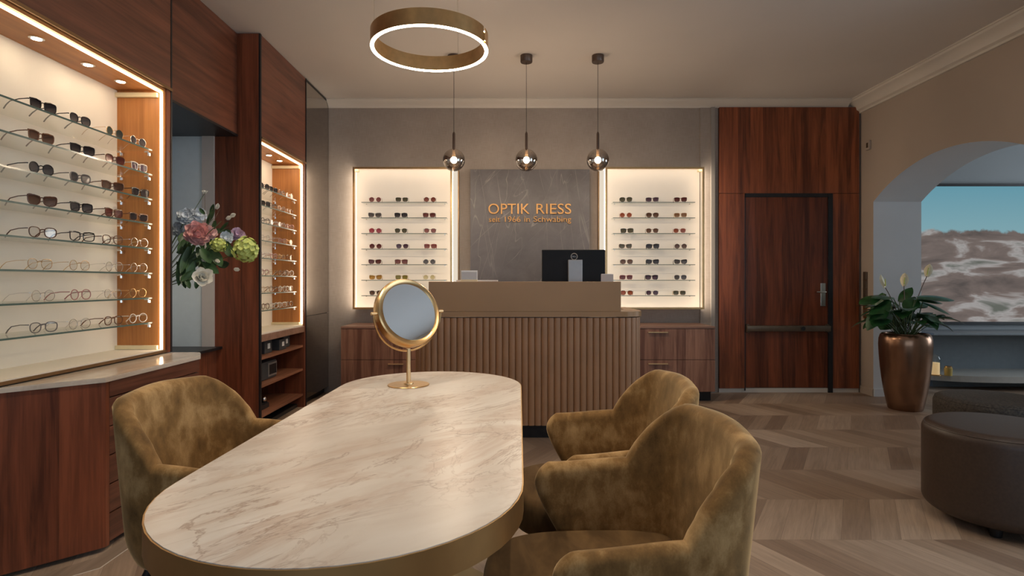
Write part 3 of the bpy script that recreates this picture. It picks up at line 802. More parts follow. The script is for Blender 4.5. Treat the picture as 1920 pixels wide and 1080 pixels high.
niche_eyewear(N1, (3.155, 2.955, 2.73, 2.50), X1-.075, 'the big left niche', 'eyewear in the big left niche')
# base cabinet under it
t = thing('drawer_cabinet', 'mahogany base cabinet with stone top, left foreground behind the velvet chair', 'cabinet', (-2.1, 2.8, 0))
XC = -1.73
outl = [(XL+.01, 1.9), (-2.28, 1.9), (XC, 2.45), (XC, 3.19), (-1.80, YE1-.02), (XL+.01, YE1-.02)]
link('stone_top', prism(NB(), [(XL+.01, 1.9), (-2.27, 1.89), (XC+.006, 2.445), (XC+.006, 3.19), (-1.80, YE1), (XL+.01, YE1)], .722, .742, bev=.004), M['stone'], t)
link('carcass', prism(NB(), [(XL+.01, 1.9), (-2.285, 1.91), (XC-.02, 2.47), (XC-.02, 3.185), (-1.82, YE1-.03), (XL+.01, YE1-.03)], .04, .722), M['mahog_y'], t)
link('corner_panel', prism(NB(), [(-2.28, 1.90), (XC-.012, 2.438), (XC, 2.452), (XC, 2.475), (XC-.02, 2.475), (XC-.03, 2.46), (-2.30, 1.92)], .02, .720), M['mahog'], t)
link('top_rail', box(XC-.02, XC+.001, 2.476, 3.185, .655, .720), M['mahog_h'], t)
nd = 5; z0 = .03; hz = (.652-z0)/nd
for i in range(nd):
    link('drawer', box(XC-.02, XC, 2.477, 3.184, z0+i*hz+.0025, z0+(i+1)*hz-.0025, bev=.0015), M['mahog_h'], t)
link('plinth', prism(NB(), [(XL+.01, 1.95), (-2.28, 1.98), (XC-.05, 2.50), (XC-.05, 3.15), (XL+.01, 3.2)], 0, .04), M['black'], t)

# unit 2: flower recess with lintel panel and column
t = thing('recess_unit', 'mahogany wall unit with an open flower recess between the two lit niches', 'wall unit', (-2.3, 3.9, 0))
XP = -2.08; YC = 4.355
link('lintel_panel', box(XL+.01, XP, YE1, YC-.002, 2.262, H-.004), M['mahog_h'], t)
link('lintel_edge', box(XL+.01, XP+.008, YE1, YC-.002, 2.246, 2.262), M['black'], t)
link('column', box(-2.246, -1.915, YC, YC+.021, 0, H-.004), M['mahog'], t)
link('black_edge', box(-1.915, -1.902, YC-.001, YC+.021, 0, H-.004), M['black'], t)
link('sill', box(XL+.01, -2.188, YE1, YC-.001, .640, .660, bev=.002), M['black'], t)
link('lower_panel', box(XL+.01, -2.235, YE1, YC-.001, 0, .640), M['mahog_y'], t)
link('recess_back', box(XL+.012, XL+.03, YE1, YC-.001, .66, 2.246), plain('blue grey recess paint', (.62,.67,.69), .5, 0, .02), t)
link('recess_end', box(XL+.03, -2.335, YC-.008, YC-.001, .66, 2.246), plain('blue grey end panel', (.70,.76,.78), .35, 0, .02), t)
link('recess_strip', box(-2.335, -2.246, YC-.020, YC-.001, .66, 2.246), plain('beige grey strip', (.62,.54,.48), .5, 0, .02), t)

# unit 3: second niche with open shelves under it
X3, XB3, YA3, YE3 = -1.907, -2.19, YC+.022, 5.33
t = thing('display_cabinet', 'narrower mahogany wall cabinet with lit niche above open shelves, beyond the flowers', 'display cabinet', (X3-.15, 4.85, 0))
led_niche(t, X3, XB3, YA3, YE3-.05, .745, 2.235, H)
link('upper_panel', box(XL+.01, X3, YA3+.002, YE3-.012, 2.252, H-.004, bev=.002), M['mahog_h'], t)
link('metal_edge', box(X3-.02, X3+.008, YA3+.001, YE3-.004, 2.236, 2.252), M['bronze_edge'], t)
link('side_post', box(XL+.01, X3, YE3-.05, YE3-.012, .0, 2.236), M['mahog_y'], t)
link('black_edge', box(XL+.01, X3+.006, YE3-.012, YE3, .0, H-.004), M['black'], t)
link('led_strip', box(X3-.022, X3-.004, YE3-.077, YE3-.0705, .765, 2.202), M['led_niche'], t)
link('led_strip', box(X3-.018, X3-.008, YA3+.02, YE3-.07, 2.205, 2.214), M['led_niche'], t)
for y in (4.62, 4.86, 5.08):
    sp_ = link('spotlight', lathe(NB(), [(0, 0), (.028, 0), (.030, -.004), (.022, -.006), (.022, -.004), (0, -.004)], (XB3+.14, y, 2.220), 16), M['chrome'], t, smooth=SM)
    link('spot_lens', lathe(NB(), [(0, 0), (.020, 0), (.020, -.002), (0, -.002)], (XB3+.14, y, 2.2155), 14), M['spot_on'], sp_)
shelves(t, X3, XB3, YA3+.02, YE3-.05)
link('ledge_board', box(XL+.01, X3+.004, YA3+.001, YE3-.051, .690, .744, bev=.002), M['walnut_top'], t)
link('shelf_back', box(-2.42, -2.40, YA3, YE3-.05, .03, .69), M['mahog_y'], t)
link('near_side', box(-2.42, X3-.01, YA3+.001, YA3+.02, .03, .69), M['mahog'], t)
for z in (.57, .355, .125): link('shelf_board', box(-2.40, X3-.01, YA3+.02, YE3-.05, z-.02, z), M['shelfwood'], t)
link('plinth', box(-2.40, X3-.06, YA3+.001, YE3-.05, 0, .03), M['black'], t)
ro = ['round', 'panto', 'square', 'round', 'panto']
fo = ['silver', 'gold', 'clear', 'silver', 'tort', 'grey', 'rose', 'clear']
N3 = []
for r in range(8):
    row = []
    for k in range(4):
        sh_ = ro[(r*2+k*3) % 5]; f_ = fo[(r*3+k*5) % 8]
        if r == 0 and k >= 2: row.append(('round' if k == 3 else 'square', 'black', 'grey' if k == 3 else 'dark'))
        elif r == 1 and k == 3: row.append(('square', 'black', 'dark'))
        else: row.append((sh_, f_, 'clear'))
    N3.append(row)
niche_eyewear(N3, (5.150, 4.98, 4.81, 4.64), X3-.085, 'the far lit niche', 'eyewear in the far lit niche')
# things on its shelves
def file_box(ya, yb, xa, z, h, label, lab_at):
    t = thing('storage_box', label, 'box', (xa-.1, (ya+yb)/2, z+.001), 0, 'boxes on the open shelves')
    b = link('body', box(xa-.24, xa, ya, yb, z+.001, z+h, bev=.003), M['darkbox'], t)
    link('label_plate', box(xa, xa+.002, lab_at[0], lab_at[1], z+h*.35, z+h*.75), M['label'], t)
file_box(4.60, 4.74, -1.975, .57, .105, 'dark grey box with a white label, nearest on the upper open shelf', (4.655, 4.70))
file_box(4.84, 4.985, -1.955, .57, .090, 'dark grey box with a white label, middle of the upper open shelf', (4.895, 4.94))
file_box(5.02, 5.16, -1.99, .57, .10, 'dark grey box with a white label, farthest on the upper open shelf', (5.065, 5.11))
t = thing('storage_case', 'large dark grey case with a framed front on the middle open shelf', 'case', (-2.1, 4.7, .356))
link('body', box(-2.22, -1.985, 4.53, 4.86, .356, .50, bev=.008), M['darkbox'], t)
link('front_frame', box(-1.985, -1.980, 4.68, 4.85, .375, .485), M['monstand'], t)
link('front_window', box(-1.980, -1.978, 4.70, 4.835, .39, .47), M['black'], t)
t = thing('desk_device', 'small black device with a shiny knob on the lowest open shelf', 'device', (-2.08, 4.65, .126))
link('body', prism(NB(), [(-2.18, 4.52), (-1.99, 4.52), (-1.99, 4.72), (-2.18, 4.72)], .126, .175, bev=.012), M['black'], t)
link('top_bar', box(-2.17, -2.00, 4.53, 4.58, .178, .205, bev=.01), M['blackmetal'], t)
link('knob', ball(NB(), (-2.01, 4.66, .20), .024, 14, 8), M['chrome'], t, smooth=SM)

# unit 4: smoked mirror doors
t = thing('mirror_cabinet', 'tall smoked mirror cabinet in the back left corner', 'cabinet', (-2.2, 5.66, 0))
link('carcass', box(XL+.01, X3-.02, YE3, YB-.002, .06, H-.004), M['black'], t)
link('door', box(X3-.02, X3-.002, YE3+.012, YB-.006, .832, H-.02), M['darkmirror'], t)
link('door', box(X3-.02, X3-.002, YE3+.012, YB-.006, .065, .826), M['darkmirror'], t)
link('frame_edge', box(X3-.02, X3+.002, YE3+.001, YE3+.012, .06, H-.004), M['black'], t)
link('frame_edge', box(X3-.02, X3+.002, YE3+.012, YB-.003, H-.02, H-.004), M['black'], t)
link('plinth', box(XL+.01, X3-.05, YE3, YB-.002, 0, .06), M['black'], t)

# ------------------------------------------------------------------ table
TC = (-.322, 1.705); TR = .352; TL = .895
def stadium(r, hl, n=26):
    p = []
    for k in range(n+1): a = PI*k/n; p.append((r*math.cos(a), (hl-r)+r*math.sin(a)))
    for k in range(n+1): a = PI+PI*k/n; p.append((r*math.cos(a), -(hl-r)+r*math.sin(a)))
    return p
t = thing('consultation_table', 'long oval consultation table with cream marble top and brass edge', 'table', (*TC, 0), -.012)
link('marble_top', prism(NB(), stadium(TR-.003, TL-.003), .700, .745, bev=.0015), M['marble'], t, False)
bm = NB(); A = stadium(TR, TL); B = stadium(TR-.003, TL-.003); n_ = len(A)
r0 = [bm.verts.new((p[0], p[1], .690)) for p in A]; r1_ = [bm.verts.new((p[0], p[1], .7435)) for p in A]; r2_ = [bm.verts.new((p[0], p[1], .7435)) for p in B]; r3_ = [bm.verts.new((p[0]*.97, p[1]*.985, .690)) for p in A]
for i in range(n_):
    j = (i+1) % n_
    for a, b in ((r3_, r0), (r0, r1_), (r1_, r2_)): bm.faces.new((a[i], a[j], b[j], b[i]))
bm.faces.new(list(reversed(r3_)))
link('brass_band', bm, M['tbrass'], t, False, SM)
for yo in (-.42, .37):
    l_ = link('pedestal', lathe(NB(), [(0, .018), (.055, .018), (.055, .690), (0, .690)], (0.02, yo, 0), 32), M['tbrass'], t, False, SM)
    link('base_disc', lathe(NB(), [(0, 0), (.245, 0), (.25, .004), (.25, .014), (.246, .018), (0, .018)], (0.02, yo, 0), 56), M['base_brass'], t, False, SM)

# ------------------------------------------------------------------ table mirror
MC = Vector((-.405, 2.255, .745))
yaw = math.radians(41)
t = thing('table_mirror', 'round brass vanity mirror standing at the far end of the marble table', 'mirror', tuple(MC + Vector((0,0,.0005))), 0)
W[t] = Matrix.Translation(MC + Vector((0,0,.0005)))
bm_ = lathe(NB(), [(0, 0), (.080, 0), (.081, .002), (.079, .004), (.020, .0045), (0, .0045)], (0,0,0), 48)
link('base_plate', bm_, M['brass'], t, False, math.radians(12))
link('stem_collar', lathe(NB(), [(0, .0046), (.019, .0046), (.018, .008), (.013, .0105), (0, .0105)], (0,0,0), 32), M['brass_b'], t, False, math.radians(25))
link('stem', lathe(NB(), [(0, .008), (.0085, .008), (.0085, .142), (0, .142)], (0,0,0), 20), M['brass_b'], t, False, SM)
Ry = Matrix.Rotation(yaw, 4, 'Z')
cz = .284; ry = .150
pts = [Ry @ Vector((ry*math.sin(a), 0, cz - ry*math.cos(a))) for a in [(-PI/2 + PI*k/32) for k in range(33)]]
bm = NB(); tube(bm, pts, .0038, 8)
yk = link('yoke', bm, M['brass'], t, False, SM)
for s in (-1, 1):
    bm = NB(); tube(bm, [Ry @ Vector((s*(ry+.010), 0, cz)), Ry @ Vector((s*.130, 0, cz))], .006, 12)
    link('pivot', bm, M['brass_b'], yk, False, SM)
tilt = math.radians(-20)
Tm = Matrix.Translation((0,0,cz)) @ Ry @ Matrix.Rotation(tilt, 4, 'X')
def disc_prof(prof, mat, name, par):
    bm = lathe(NB(), prof, (0,0,0), 64)
    bmesh.ops.transform(bm, matrix=Tm @ Matrix.Rotation(PI/2, 4, 'X'), verts=bm.verts)
    return link(name, bm, mat, par, False, SM)
rm = disc_prof([(0, -.030), (.130, -.030), (.136, -.026), (.138, .000), (.136, .009), (.131, .013), (.118, .010), (.115, .007), (0, .007)], M['brass'], 'mirror_rim', t)
disc_prof([(0, .0072), (.1145, .0072), (.1145, .009), (0, .0092)], M['mirror'], 'mirror_glass', rm)

# ------------------------------------------------------------------ chairs
def chair_shell():
    bm = NB()
    path = [(-.262, .245), (-.252, -.015)]
    path += [(-.248, -.048), (-.237, -.080), (-.216, -.108), (-.182, -.126), (-.130, -.137), (-.080, -.143), (-.03, -.146)]
    path += [(-p[0], p[1]) for p in reversed(path[2:])]
    path += [(.252, -.015), (.262, .245)]
    seg = [math.hypot(b[0]-a[0], b[1]-a[1]) for a, b in zip(path, path[1:])]
    tot = sum(seg); sk = seg[0]                       # arclength of the arm
    nV = 30; th = .026; zb = .335
    def smooth(q): q = max(0, min(1, q)); return q*q*(3-2*q)
    # stations: dense at the tips and round the kink
    st = []
    for k in range(17): q = k/16; st.append(sk*(.5-.5*math.cos(PI*q)))
    nB = 46
    for k in range(1, nB): q = k/nB; st.append(sk + (tot-2*sk)*(.8*q + .2*(.5-.5*math.cos(PI*q))))
    for k in range(17): q = k/16; st.append(tot-sk + sk*(.5-.5*math.cos(PI*q)))
    def ztop(s, y):
        d = min(s, tot-s) - sk
        if d <= 0: return .650 - .014*smooth(-d/.25)
        r = 1.75*d
        m = .168
        return .650 + m*(1-(1-min(1, r/(m*1.45)))**1.6) + .010*smooth((d-.12)/.2)
    rows = []
    for s_ in st:
        (X, Y), nn = resample(path, min(s_, tot-1e-6))
        col = []
        arm = min(s_, tot-s_) < sk
        for j in range(nV+1):
            v = .5-.5*math.cos(PI*j/nV)
            x, y = X, Y
            zt = ztop(s_, Y); z = zb + (zt-zb)*v
            if arm:
                f = 1 - min(s_, tot-s_)/sk             # 0 at the kink, 1 at the tip
                yf = .245
                if z < .575: yf -= .135*((.575-z)/.24)**1.3
                if z > .575: yf -= .045*((z-.575)/.065)**2.4
                y = -.015 + f*(yf+.015)
            up = max(0, (z-.36)/.46)
            d = max(0, min(s_, tot-s_) - sk)
            back = smooth(d/.16)
            y -= .050*up**1.3*back
            x += nn[0]*.022*up
            if z < .45:
                k_ = ((.45-z)/.115)**2
                x *= 1-.12*k_; y += .03*k_*back
            e_s = min(s_, tot-s_); e_v = min(z-zb, zt-z)
            def rnd(e, R): return math.sqrt(max(0, 1-(1-min(1, e/R))**2))
            h = th*rnd(e_s, .028)*rnd(e_v, .026)*(1+.10*math.sin(PI*v))
            col.append((x, y, z, nn, h))
        rows.append(col)
    for sg in (-1, 1):
        V = [[bm.verts.new((x+nn[0]*h*sg, y+nn[1]*h*sg, z)) for (x, y, z, nn, h) in col] for col in rows]
        for i in range(len(rows)-1):
            for j in range(nV): bm.faces.new((V[i][j], V[i+1][j], V[i+1][j+1], V[i][j+1]))
    bmesh.ops.remove_doubles(bm, verts=bm.verts, dist=.0006)
    return bm
def seat_bm():
    bm = NB(); n = 48; nV = 9
    rings = []
    def outline(a, sc):
        c, s = math.cos(a), math.sin(a); e = .55
        x = .240*math.copysign(abs(c)**e, c); y = .285*math.copysign(abs(s)**e, s)
        if y > 0: x *= 1 - .10*(y/.275)**2
        return x*sc, y*sc + .100
    prof = [(.80, .352), (.93, .352), (.975, .358), (1, .372), (1.0, .430), (.985, .447), (.955, .458), (.90, .464), (.6, .471), (.3, .475)]
    for sc, z in prof: rings.append([bm.verts.new((*outline(2*PI*k/n, sc), z)) for k in range(n)])
    for a, b in zip(rings, rings[1:]):
        for k in range(n): bm.faces.new((a[k], a[(k+1) % n], b[(k+1) % n], b[k]))
    bm.faces.new(list(reversed(rings[0]))); bm.faces.new(rings[-1])
    return bm
def make_chair(label, loc, rot):
    t = thing('velvet_armchair', label, 'chair', loc, rot, 'velvet armchairs at the table')
    link('backrest', chair_shell(), M['velvet'], t, False, math.radians(80))
    link('seat', seat_bm(), M['velvet2'], t, False, math.radians(60))
    link('seat_frame', box(-.17, .17, -.12, .24, .325, .352, bev=.004), M['blackmetal'], t, False)
    for sx in (-1, 1):
        for y0, y1 in ((.22, .27), (-.10, -.22)):
            bm = NB(); tube(bm, [(sx*.155, y0, .335), (sx*.19, y0+(y1-y0)*.4, .2), (sx*.225, y1, .004)], [.014, .012, .009], 12)
            link('leg', bm, M['blackmetal'], t, False, SM)
    return t
# local +Y faces forward; the right-hand chairs face the table (-X)
ch = make_chair('olive gold velvet armchair in the right foreground, nearest the camera', (.315, 1.375, 0), PI/2 + .02)
dup(ch, (.385, 1.985, 0), (0, 0, PI/2 + .02), 'olive gold velvet armchair right of the table, behind the foreground one', 'velvet armchairs at the table')
dup(ch, (-.940, 1.840, 0), (0, 0, -PI/2 - .06), 'olive gold velvet armchair left of the table, by the mahogany drawers', 'velvet armchairs at the table')

# ------------------------------------------------------------------ ring light
RC = Vector((-.423, 2.97, 2.34))
t = thing('ring_light', 'large brass ring pendant light glowing underneath, hung above the table', 'pendant light', tuple(RC))
ro_, ri_ = .300, .281; hgt = .082
def band(a0, a1, prof, n=96):
    bm = NB(); rings = []
    for k in range(n+1):
        a = a0+(a1-a0)*k/n
        rings.append([bm.verts.new((RC.x+r*math.cos(a), RC.y+r*math.sin(a), RC.z+z)) for r, z in prof])
    m = len(prof)
    for A, B in zip(rings, rings[1:]):
        for i in range(m): bm.faces.new((A[i], A[(i+1) % m], B[(i+1) % m], B[i]))
    bm.faces.new(rings[0]); bm.faces.new(rings[-1]); return bm
g0 = math.radians(-18)
link('brass_band', band(g0+.03, g0+2*PI-.03, [(ro_, .004), (ro_, hgt), (ro_-.002, hgt), (ro_-.002, hgt-.020), (ri_+.002, hgt-.020), (ri_+.002, hgt), (ri_, hgt), (ri_, .004)]), M['brass'], t, smooth=math.radians(30))
link('diffuser', band(g0+.03, g0+2*PI-.03, [(ro_-.001, 0), (ro_-.001, .004), (ri_+.001, .004), (ri_+.001, 0)]), M['ring_on'], t)
link('top_diffuser', band(g0+.03, g0+2*PI-.03, [(ro_-.003, hgt-.019), (ro_-.003, hgt-.016), (ri_+.003, hgt-.016), (ri_+.003, hgt-.019)]), M['ring_up'], t)
link('clasp', band(g0-.03, g0+.03, [(ro_+.006, .012), (ro_+.006, .050), (ri_, .050), (ri_, .012)], 4), M['brass_b'], t)
for a in (math.radians(205), math.radians(65), math.radians(305)):
    p = (RC.x+.286*math.cos(a), RC.y+.286*math.sin(a))
    link('cable', tube(NB(), [(p[0], p[1], RC.z+hgt), (RC.x+(p[0]-RC.x)*1.0, p[1], H-.001)], .0012, 6), M['steel'], t)

# ------------------------------------------------------------------ globe pendants
def pendant(X, label):
    t = thing('globe_pendant', label, 'pendant light', (X, 4.79, 2.16), 0, 'smoked globe pendants above the counter')
    o = (X, 4.79, 2.16)
    link('canopy', lathe(NB(), [(0, H-2.16-.001), (.050, H-2.16-.001), (.050, H-2.16-.054), (.047, H-2.16-.058), (0, H-2.16-.058)], o, 32), M['canopy'], t, smooth=SM)
    link('cord', tube(NB(), [(X, 4.79, H-.058), (X, 4.79, 2.16+.23)], .0022, 6), M['blackmetal'], t)
    link('stem', lathe(NB(), [(0, .24), (.005, .235), (.0115, .22), (.0115, .080), (0, .080)], o, 16), M['canopy'], t, smooth=SM)
    gb = NB(); ball(gb, o, .092, 40, 24)
    g = link('globe', gb, M['globe'], t, smooth=math.radians(90))
    bb = NB(); ball(bb, o, .026, 20, 12)
    link('bulb', bb, M['bulb'], t, smooth=math.radians(90))
    link('bulb_socket', lathe(NB(), [(0, .080), (.012, .080), (.014, .030), (.010, .024), (0, .024)], o, 16), M['bronze_edge'], t, smooth=SM)
    return t
p0 = pendant((851-960)*4.79/1080, 'smoked glass globe pendant, leftmost of the three above the counter')
p1 = dup(p0, ((987-960)*4.79/1080, 4.79, 2.16), (0,0,0), 'smoked glass globe pendant, middle one of three, above the stone panel')
p2 = dup(p0, ((1121-960)*4.79/1080, 4.79, 2.16), (0,0,0), 'smoked glass globe pendant, rightmost of the three above the counter')

# ------------------------------------------------------------------ petals and leaves
def petal(bm, base, d, up, L, w, curl=.3, cup=.25, n=6, m=4, tip=.6):
    """a curved petal from base along d, bending towards up"""
    d = Vector(d).normalized(); up = Vector(up); up = (up - d*up.dot(d)).normalized(); s = d.cross(up)
    V = []
    for i in range(n+1):
        q = i/n
        wid = w*math.sin(PI*min(1, (q*.86+.10)))**tip*(1 if q < 1 else .35)
        c = Vector(base) + d*(L*q*(1-.15*q)) + up*(curl*L*q*q)
        V.append([bm.verts.new(c + s*(wid*(j/m*2-1)) + up*(cup*wid*((j/m*2-1)**2))) for j in range(m+1)])
    for i in range(n):
        for j in range(m): bm.faces.new((V[i][j], V[i][j+1], V[i+1][j+1], V[i+1][j]))
    return bm
def frame_of(ax):
    ax = Vector(ax).normalized(); a = ax.cross(Vector((0,0,1)))
    if a.length < .1: a = ax.cross(Vector((1,0,0)))
    a.normalize(); return ax, a, ax.cross(a)
def bloom(c, ax, R, layers, w=.5):
    bm = NB(); ax, a, b = frame_of(ax); c = Vector(c)
    for (nP, open_, L, ph) in layers:
        for k in range(nP):
            t_ = 2*PI*k/nP + ph + random.uniform(-.15, .15)
            rad = a*math.cos(t_) + b*math.sin(t_)
            d = ax*math.cos(open_) + rad*math.sin(open_)
            petal(bm, c - ax*R*.25 + rad*R*.05, d, ax, R*L*random.uniform(.9, 1.08), R*w*random.uniform(.85, 1.1), .22, .35)
    return bm
peony = [(8, 1.45, 1.05, 0), (8, 1.15, .98, .4), (8, .9, .9, .1), (7, .65, .82, .3), (6, .42, .7, .0), (5, .2, .6, .5)]
cupf = [(4, .95, 1.25, .2), (4, .55, 1.15, .9), (3, .25, .9, .2)]
def frill(c, ax, R, n=64):
    bm = NB(); ax, a, b = frame_of(ax); c = Vector(c)
    for k in range(n):
        f = (k+.5)/n; ph = math.acos(1-1.05*f); th_ = PI*(1+5**.5)*k
        rad = a*math.cos(th_) + b*math.sin(th_)
        d = ax*math.cos(ph) + rad*math.sin(ph)
        e = (d*.75 + rad*.35 + frame_of(d)[1]*random.uniform(-.35, .35)).normalized()
        petal(bm, c + d*R*(.30+.12*f), e, ax*1.0 - rad*.6, R*random.uniform(.50, .72), R*random.uniform(.20, .30), .28, .45, 5, 4, .5)
    ball(bm, c, R*.45, 12, 8)
    return bm
def cluster(c, ax, R, n=90):
    bm = NB(); ax, a, b = frame_of(ax); c = Vector(c)
    for k in range(n):
        f = (k+.5)/n; ph = math.acos(1-1.72*f); th_ = PI*(1+5**.5)*k
        d = ax*math.cos(ph) + (a*math.cos(th_) + b*math.sin(th_))*math.sin(ph)
        p = c + d*R*random.uniform(.78, 1.04); _, u, v = frame_of(d)
        for q in range(4):
            e = u*math.cos(q*PI/2+k) + v*math.sin(q*PI/2+k)
            petal(bm, p, e*.9+d*.25, d, R*.36, R*.15, .15, .25, 3, 2)
    ball(bm, c, R*.8, 12, 8)
    return bm
def stem(bm, a, b, r=.0025, sag=.03):
    a, b = Vector(a), Vector(b); m_ = (a+b)/2 + Vector((0,0,sag))
    pts = [a*(1-t_)**2 + m_*2*t_*(1-t_) + b*t_*t_ for t_ in [i/8 for i in range(9)]]
    tube(bm, pts, r, 6)
# bouquet in the recess
V0 = Vector((-2.36, 3.72, .661))
t = thing('flower_arrangement', 'tall vase of pink peony, lime snowballs and white blooms in the wall recess', 'flowers', tuple(V0))
link('vase', lathe(NB(), [(0, 0), (.055, 0), (.062, .01), (.075, .12), (.070, .24), (.048, .33), (.045, .40), (.052, .42), (.046, .415), (.040, .34), (.06, .22), (.05, .02), (0, .02)], tuple(V0), 32), plain('grey glazed vase', (.20,.21,.21), .3, 0, .1), t, smooth=SM)
def P(x, y, Y): return Vector((px(x, Y), Y, pz(y, Y)))
neck = V0 + Vector((0, 0, .40))
def flower(nm, pos, bm, mat, st=True, r=.0028):
    f = link(nm, bm, mat, t, smooth=math.radians(70))
    if st: sb = NB(); stem(sb, neck, pos, r); link('flower_stem', sb, M['stem'], f, smooth=SM)
    return f
camd = lambda p: (Vector((0,0,1.15))-p).normalized()
q = P(370, 439, 3.62); flower('peony', q, frill(q, camd(q)+Vector((0,0,.1)), .088, 70), M['petalP'])
q = P(393, 436, 3.66); flower('small_peony', q, frill(q, camd(q)+Vector((.6,0,.1)), .052, 36), M['petalPl'])
q = P(461, 468, 3.60); flower('snowball_bloom', q, cluster(q, camd(q)+Vector((.4,0,-.1)), .072, 60), M['petalG'])
q = P(410, 459, 3.58); flower('snowball_bloom', q, cluster(q, camd(q), .044, 30), M['petalG'])
q = P(445, 442, 3.72); flower('snowball_bloom', q, frill(q, camd(q)+Vector((0,0,.5)), .056, 44), M['petalL'])
q = P(424, 446, 3.66); flower('white_bloom', q, frill(q, camd(q)+Vector((0,0,.2)), .048, 26), M['petalB'])
q = P(378, 520, 3.50); flower('white_tulip_bloom', q, bloom(q, camd(q)+Vector((.35,0,.25)), .066, [(5,1.12,1.35,0),(4,.70,1.05,.6),(3,.3,.6,.3)], .50), M['petalW'])
q = P(350, 408, 3.72); flower('white_delphinium', q, frill(q, camd(q)+Vector((-.2,0,.4)), .066, 34), M['petalB'])
q = P(371, 404, 3.76); flower('white_delphinium', q, frill(q, camd(q)+Vector((.2,0,.4)), .056, 28), M['petalB'])
q = P(337, 430, 3.74); flower('white_delphinium', q, frill(q, camd(q)+Vector((-.2,0,.1)), .060, 28), M['petalB'])
q = P(384, 362, 3.75); flower('daisy_bloom', q, bloom(q, Vector((.1,-.3,1)), .024, cupf, .7), M['petalW'], True, .0018)
for (x, y, x2, y2) in ((428, 409, 410, 420), (443, 505, 405, 500), (382, 487, 372, 475), (407, 489, 396, 480), (407, 388, 400, 410), (436, 404, 415, 415)):
    a = P(x2, y2, 3.60); b = P(x, y, 3.57)
    bm = NB(); d_ = (b-a).normalized()
    for k in range(4):
        e = frame_of(d_); rr_ = e[1]*math.cos(k*PI/2)+e[2]*math.sin(k*PI/2)
        petal(bm, b - d_*.015, d_+rr_*.22, -rr_, .045, .012, .25, -.3, 5, 3)
    flower('flower_bud', a, bm, M['petalW'], True, .0016)
bm = NB()
for (x, y, x2, y2, w_, Y) in ((352, 470, 336, 520, .022, 3.62), (362, 497, 345, 540, .024, 3.6), (345, 455, 334, 480, .025, 3.66), (400, 470, 420, 508, .03, 3.60),
                              (385, 495, 418, 518, .026, 3.56), (340, 510, 350, 548, .02, 3.6), (372, 468, 385, 500, .025, 3.62), (425, 462, 440, 488, .03, 3.62),
                              (355, 450, 335, 470, .03, 3.68), (390, 415, 405, 385, .015, 3.7), (395, 400, 402, 378, .012, 3.72), (380, 470, 400, 500, .028, 3.58),
                              (392, 460, 420, 468, .02, 3.64), (415, 430, 432, 412, .01, 3.66), (400, 430, 405, 408, .012, 3.66), (360, 510, 335, 530, .02, 3.55), (350, 525, 358, 546, .015, 3.54),
                              (345, 480, 333, 545, .03, 3.66), (365, 478, 350, 520, .03, 3.64), (382, 400, 372, 388, .012, 3.7), (345, 440, 338, 462, .03, 3.7), (430, 470, 450, 478, .03, 3.65)):
    a, b = P(x, y, Y), P(x2, y2, Y-.03); d_ = b-a
    petal(bm, a - d_*.15, d_, camd(a)*-1, d_.length*1.2, w_, -.12, -.25, 7, 4, .9)
for k in range(34):
    x = random.uniform(338, 425); y = random.uniform(452, 530) - (x-338)*.25; Y = random.uniform(3.62, 3.84)
    a = P(x, y, Y); an = random.uniform(0, 2*PI)
    d_ = Vector((math.cos(an), -.2, math.sin(an)*.9-.2))
    petal(bm, a, d_, camd(a)*-1, random.uniform(.07, .12), random.uniform(.014, .026), -.12, -.25, 7, 4, .9)
link('foliage', bm, M['leafM'], t, smooth=math.radians(70))
bm = NB()
for (x, y) in ((384, 362), (400, 384), (412, 392), (430, 425)):
    stem(bm, P(385, 450, 3.68), P(x, y, 3.7), .0014, .01)
link('twigs', bm, M['brownstem'], t)

# ------------------------------------------------------------------ peace lily
PC = Vector((3.55, 5.20, 0))
t = thing('potted_plant', 'peace lily in a tall bronze planter standing in the archway', 'plant', tuple(PC))
pot = [(r_*.825, z_) for r_, z_ in [(0, .0), (.158, 0), (.166, .008), (.182, .07), (.203, .16), (.222, .27), (.237, .38), (.247, .49), (.252, .58), (.248, .635), (.236, .668), (.220, .684), (.207, .686), (.200, .680), (.200, .64), (0, .64)]]
link('planter', lathe(NB(), pot, tuple(PC), 64), M['pot'], t, smooth=math.radians(50))
link('soil', lathe(NB(), [(0, .650), (.163, .645), (.163, .641), (0, .641)], tuple(PC), 32), M['soil'], t)
bm = NB(); sb = NB()
random.seed(21)
leaves = [(1640,556,1612,562),(1650,560,1632,585),(1655,575,1625,608),(1665,555,1640,548),(1690,560,1700,545),(1705,575,1715,552),(1730,560,1768,556),(1735,590,1775,600),
          (1700,590,1670,600),(1680,585,1645,590),(1715,590,1745,580),(1745,570,1785,580),(1660,590,1640,600),(1725,600,1755,606),(1690,575,1672,556),(1675,570,1655,562),(1740,555,1790,548),(1712,570,1735,560),(1668,598,1650,612),(1700,600,1720,598)]
for i, (x, y, x2, y2) in enumerate(leaves):
    Y = 5.30 + random.uniform(-.16, .16)
    a, b = P(x, y, Y), P(x2, y2, Y + random.uniform(-.12, .05))
    d_ = b-a; L = max(d_.length, .12)*1.35
    petal(bm, a - d_*.4, d_, Vector((0, .35, -1)), L*1.25, .072*random.uniform(.8, 1.2), .18, .22, 9, 4, 1.0)
    root = PC + Vector((random.uniform(-.07, .07), random.uniform(-.06, .06), .648))
    stem(sb, root, a - d_*.38, .004, .03)
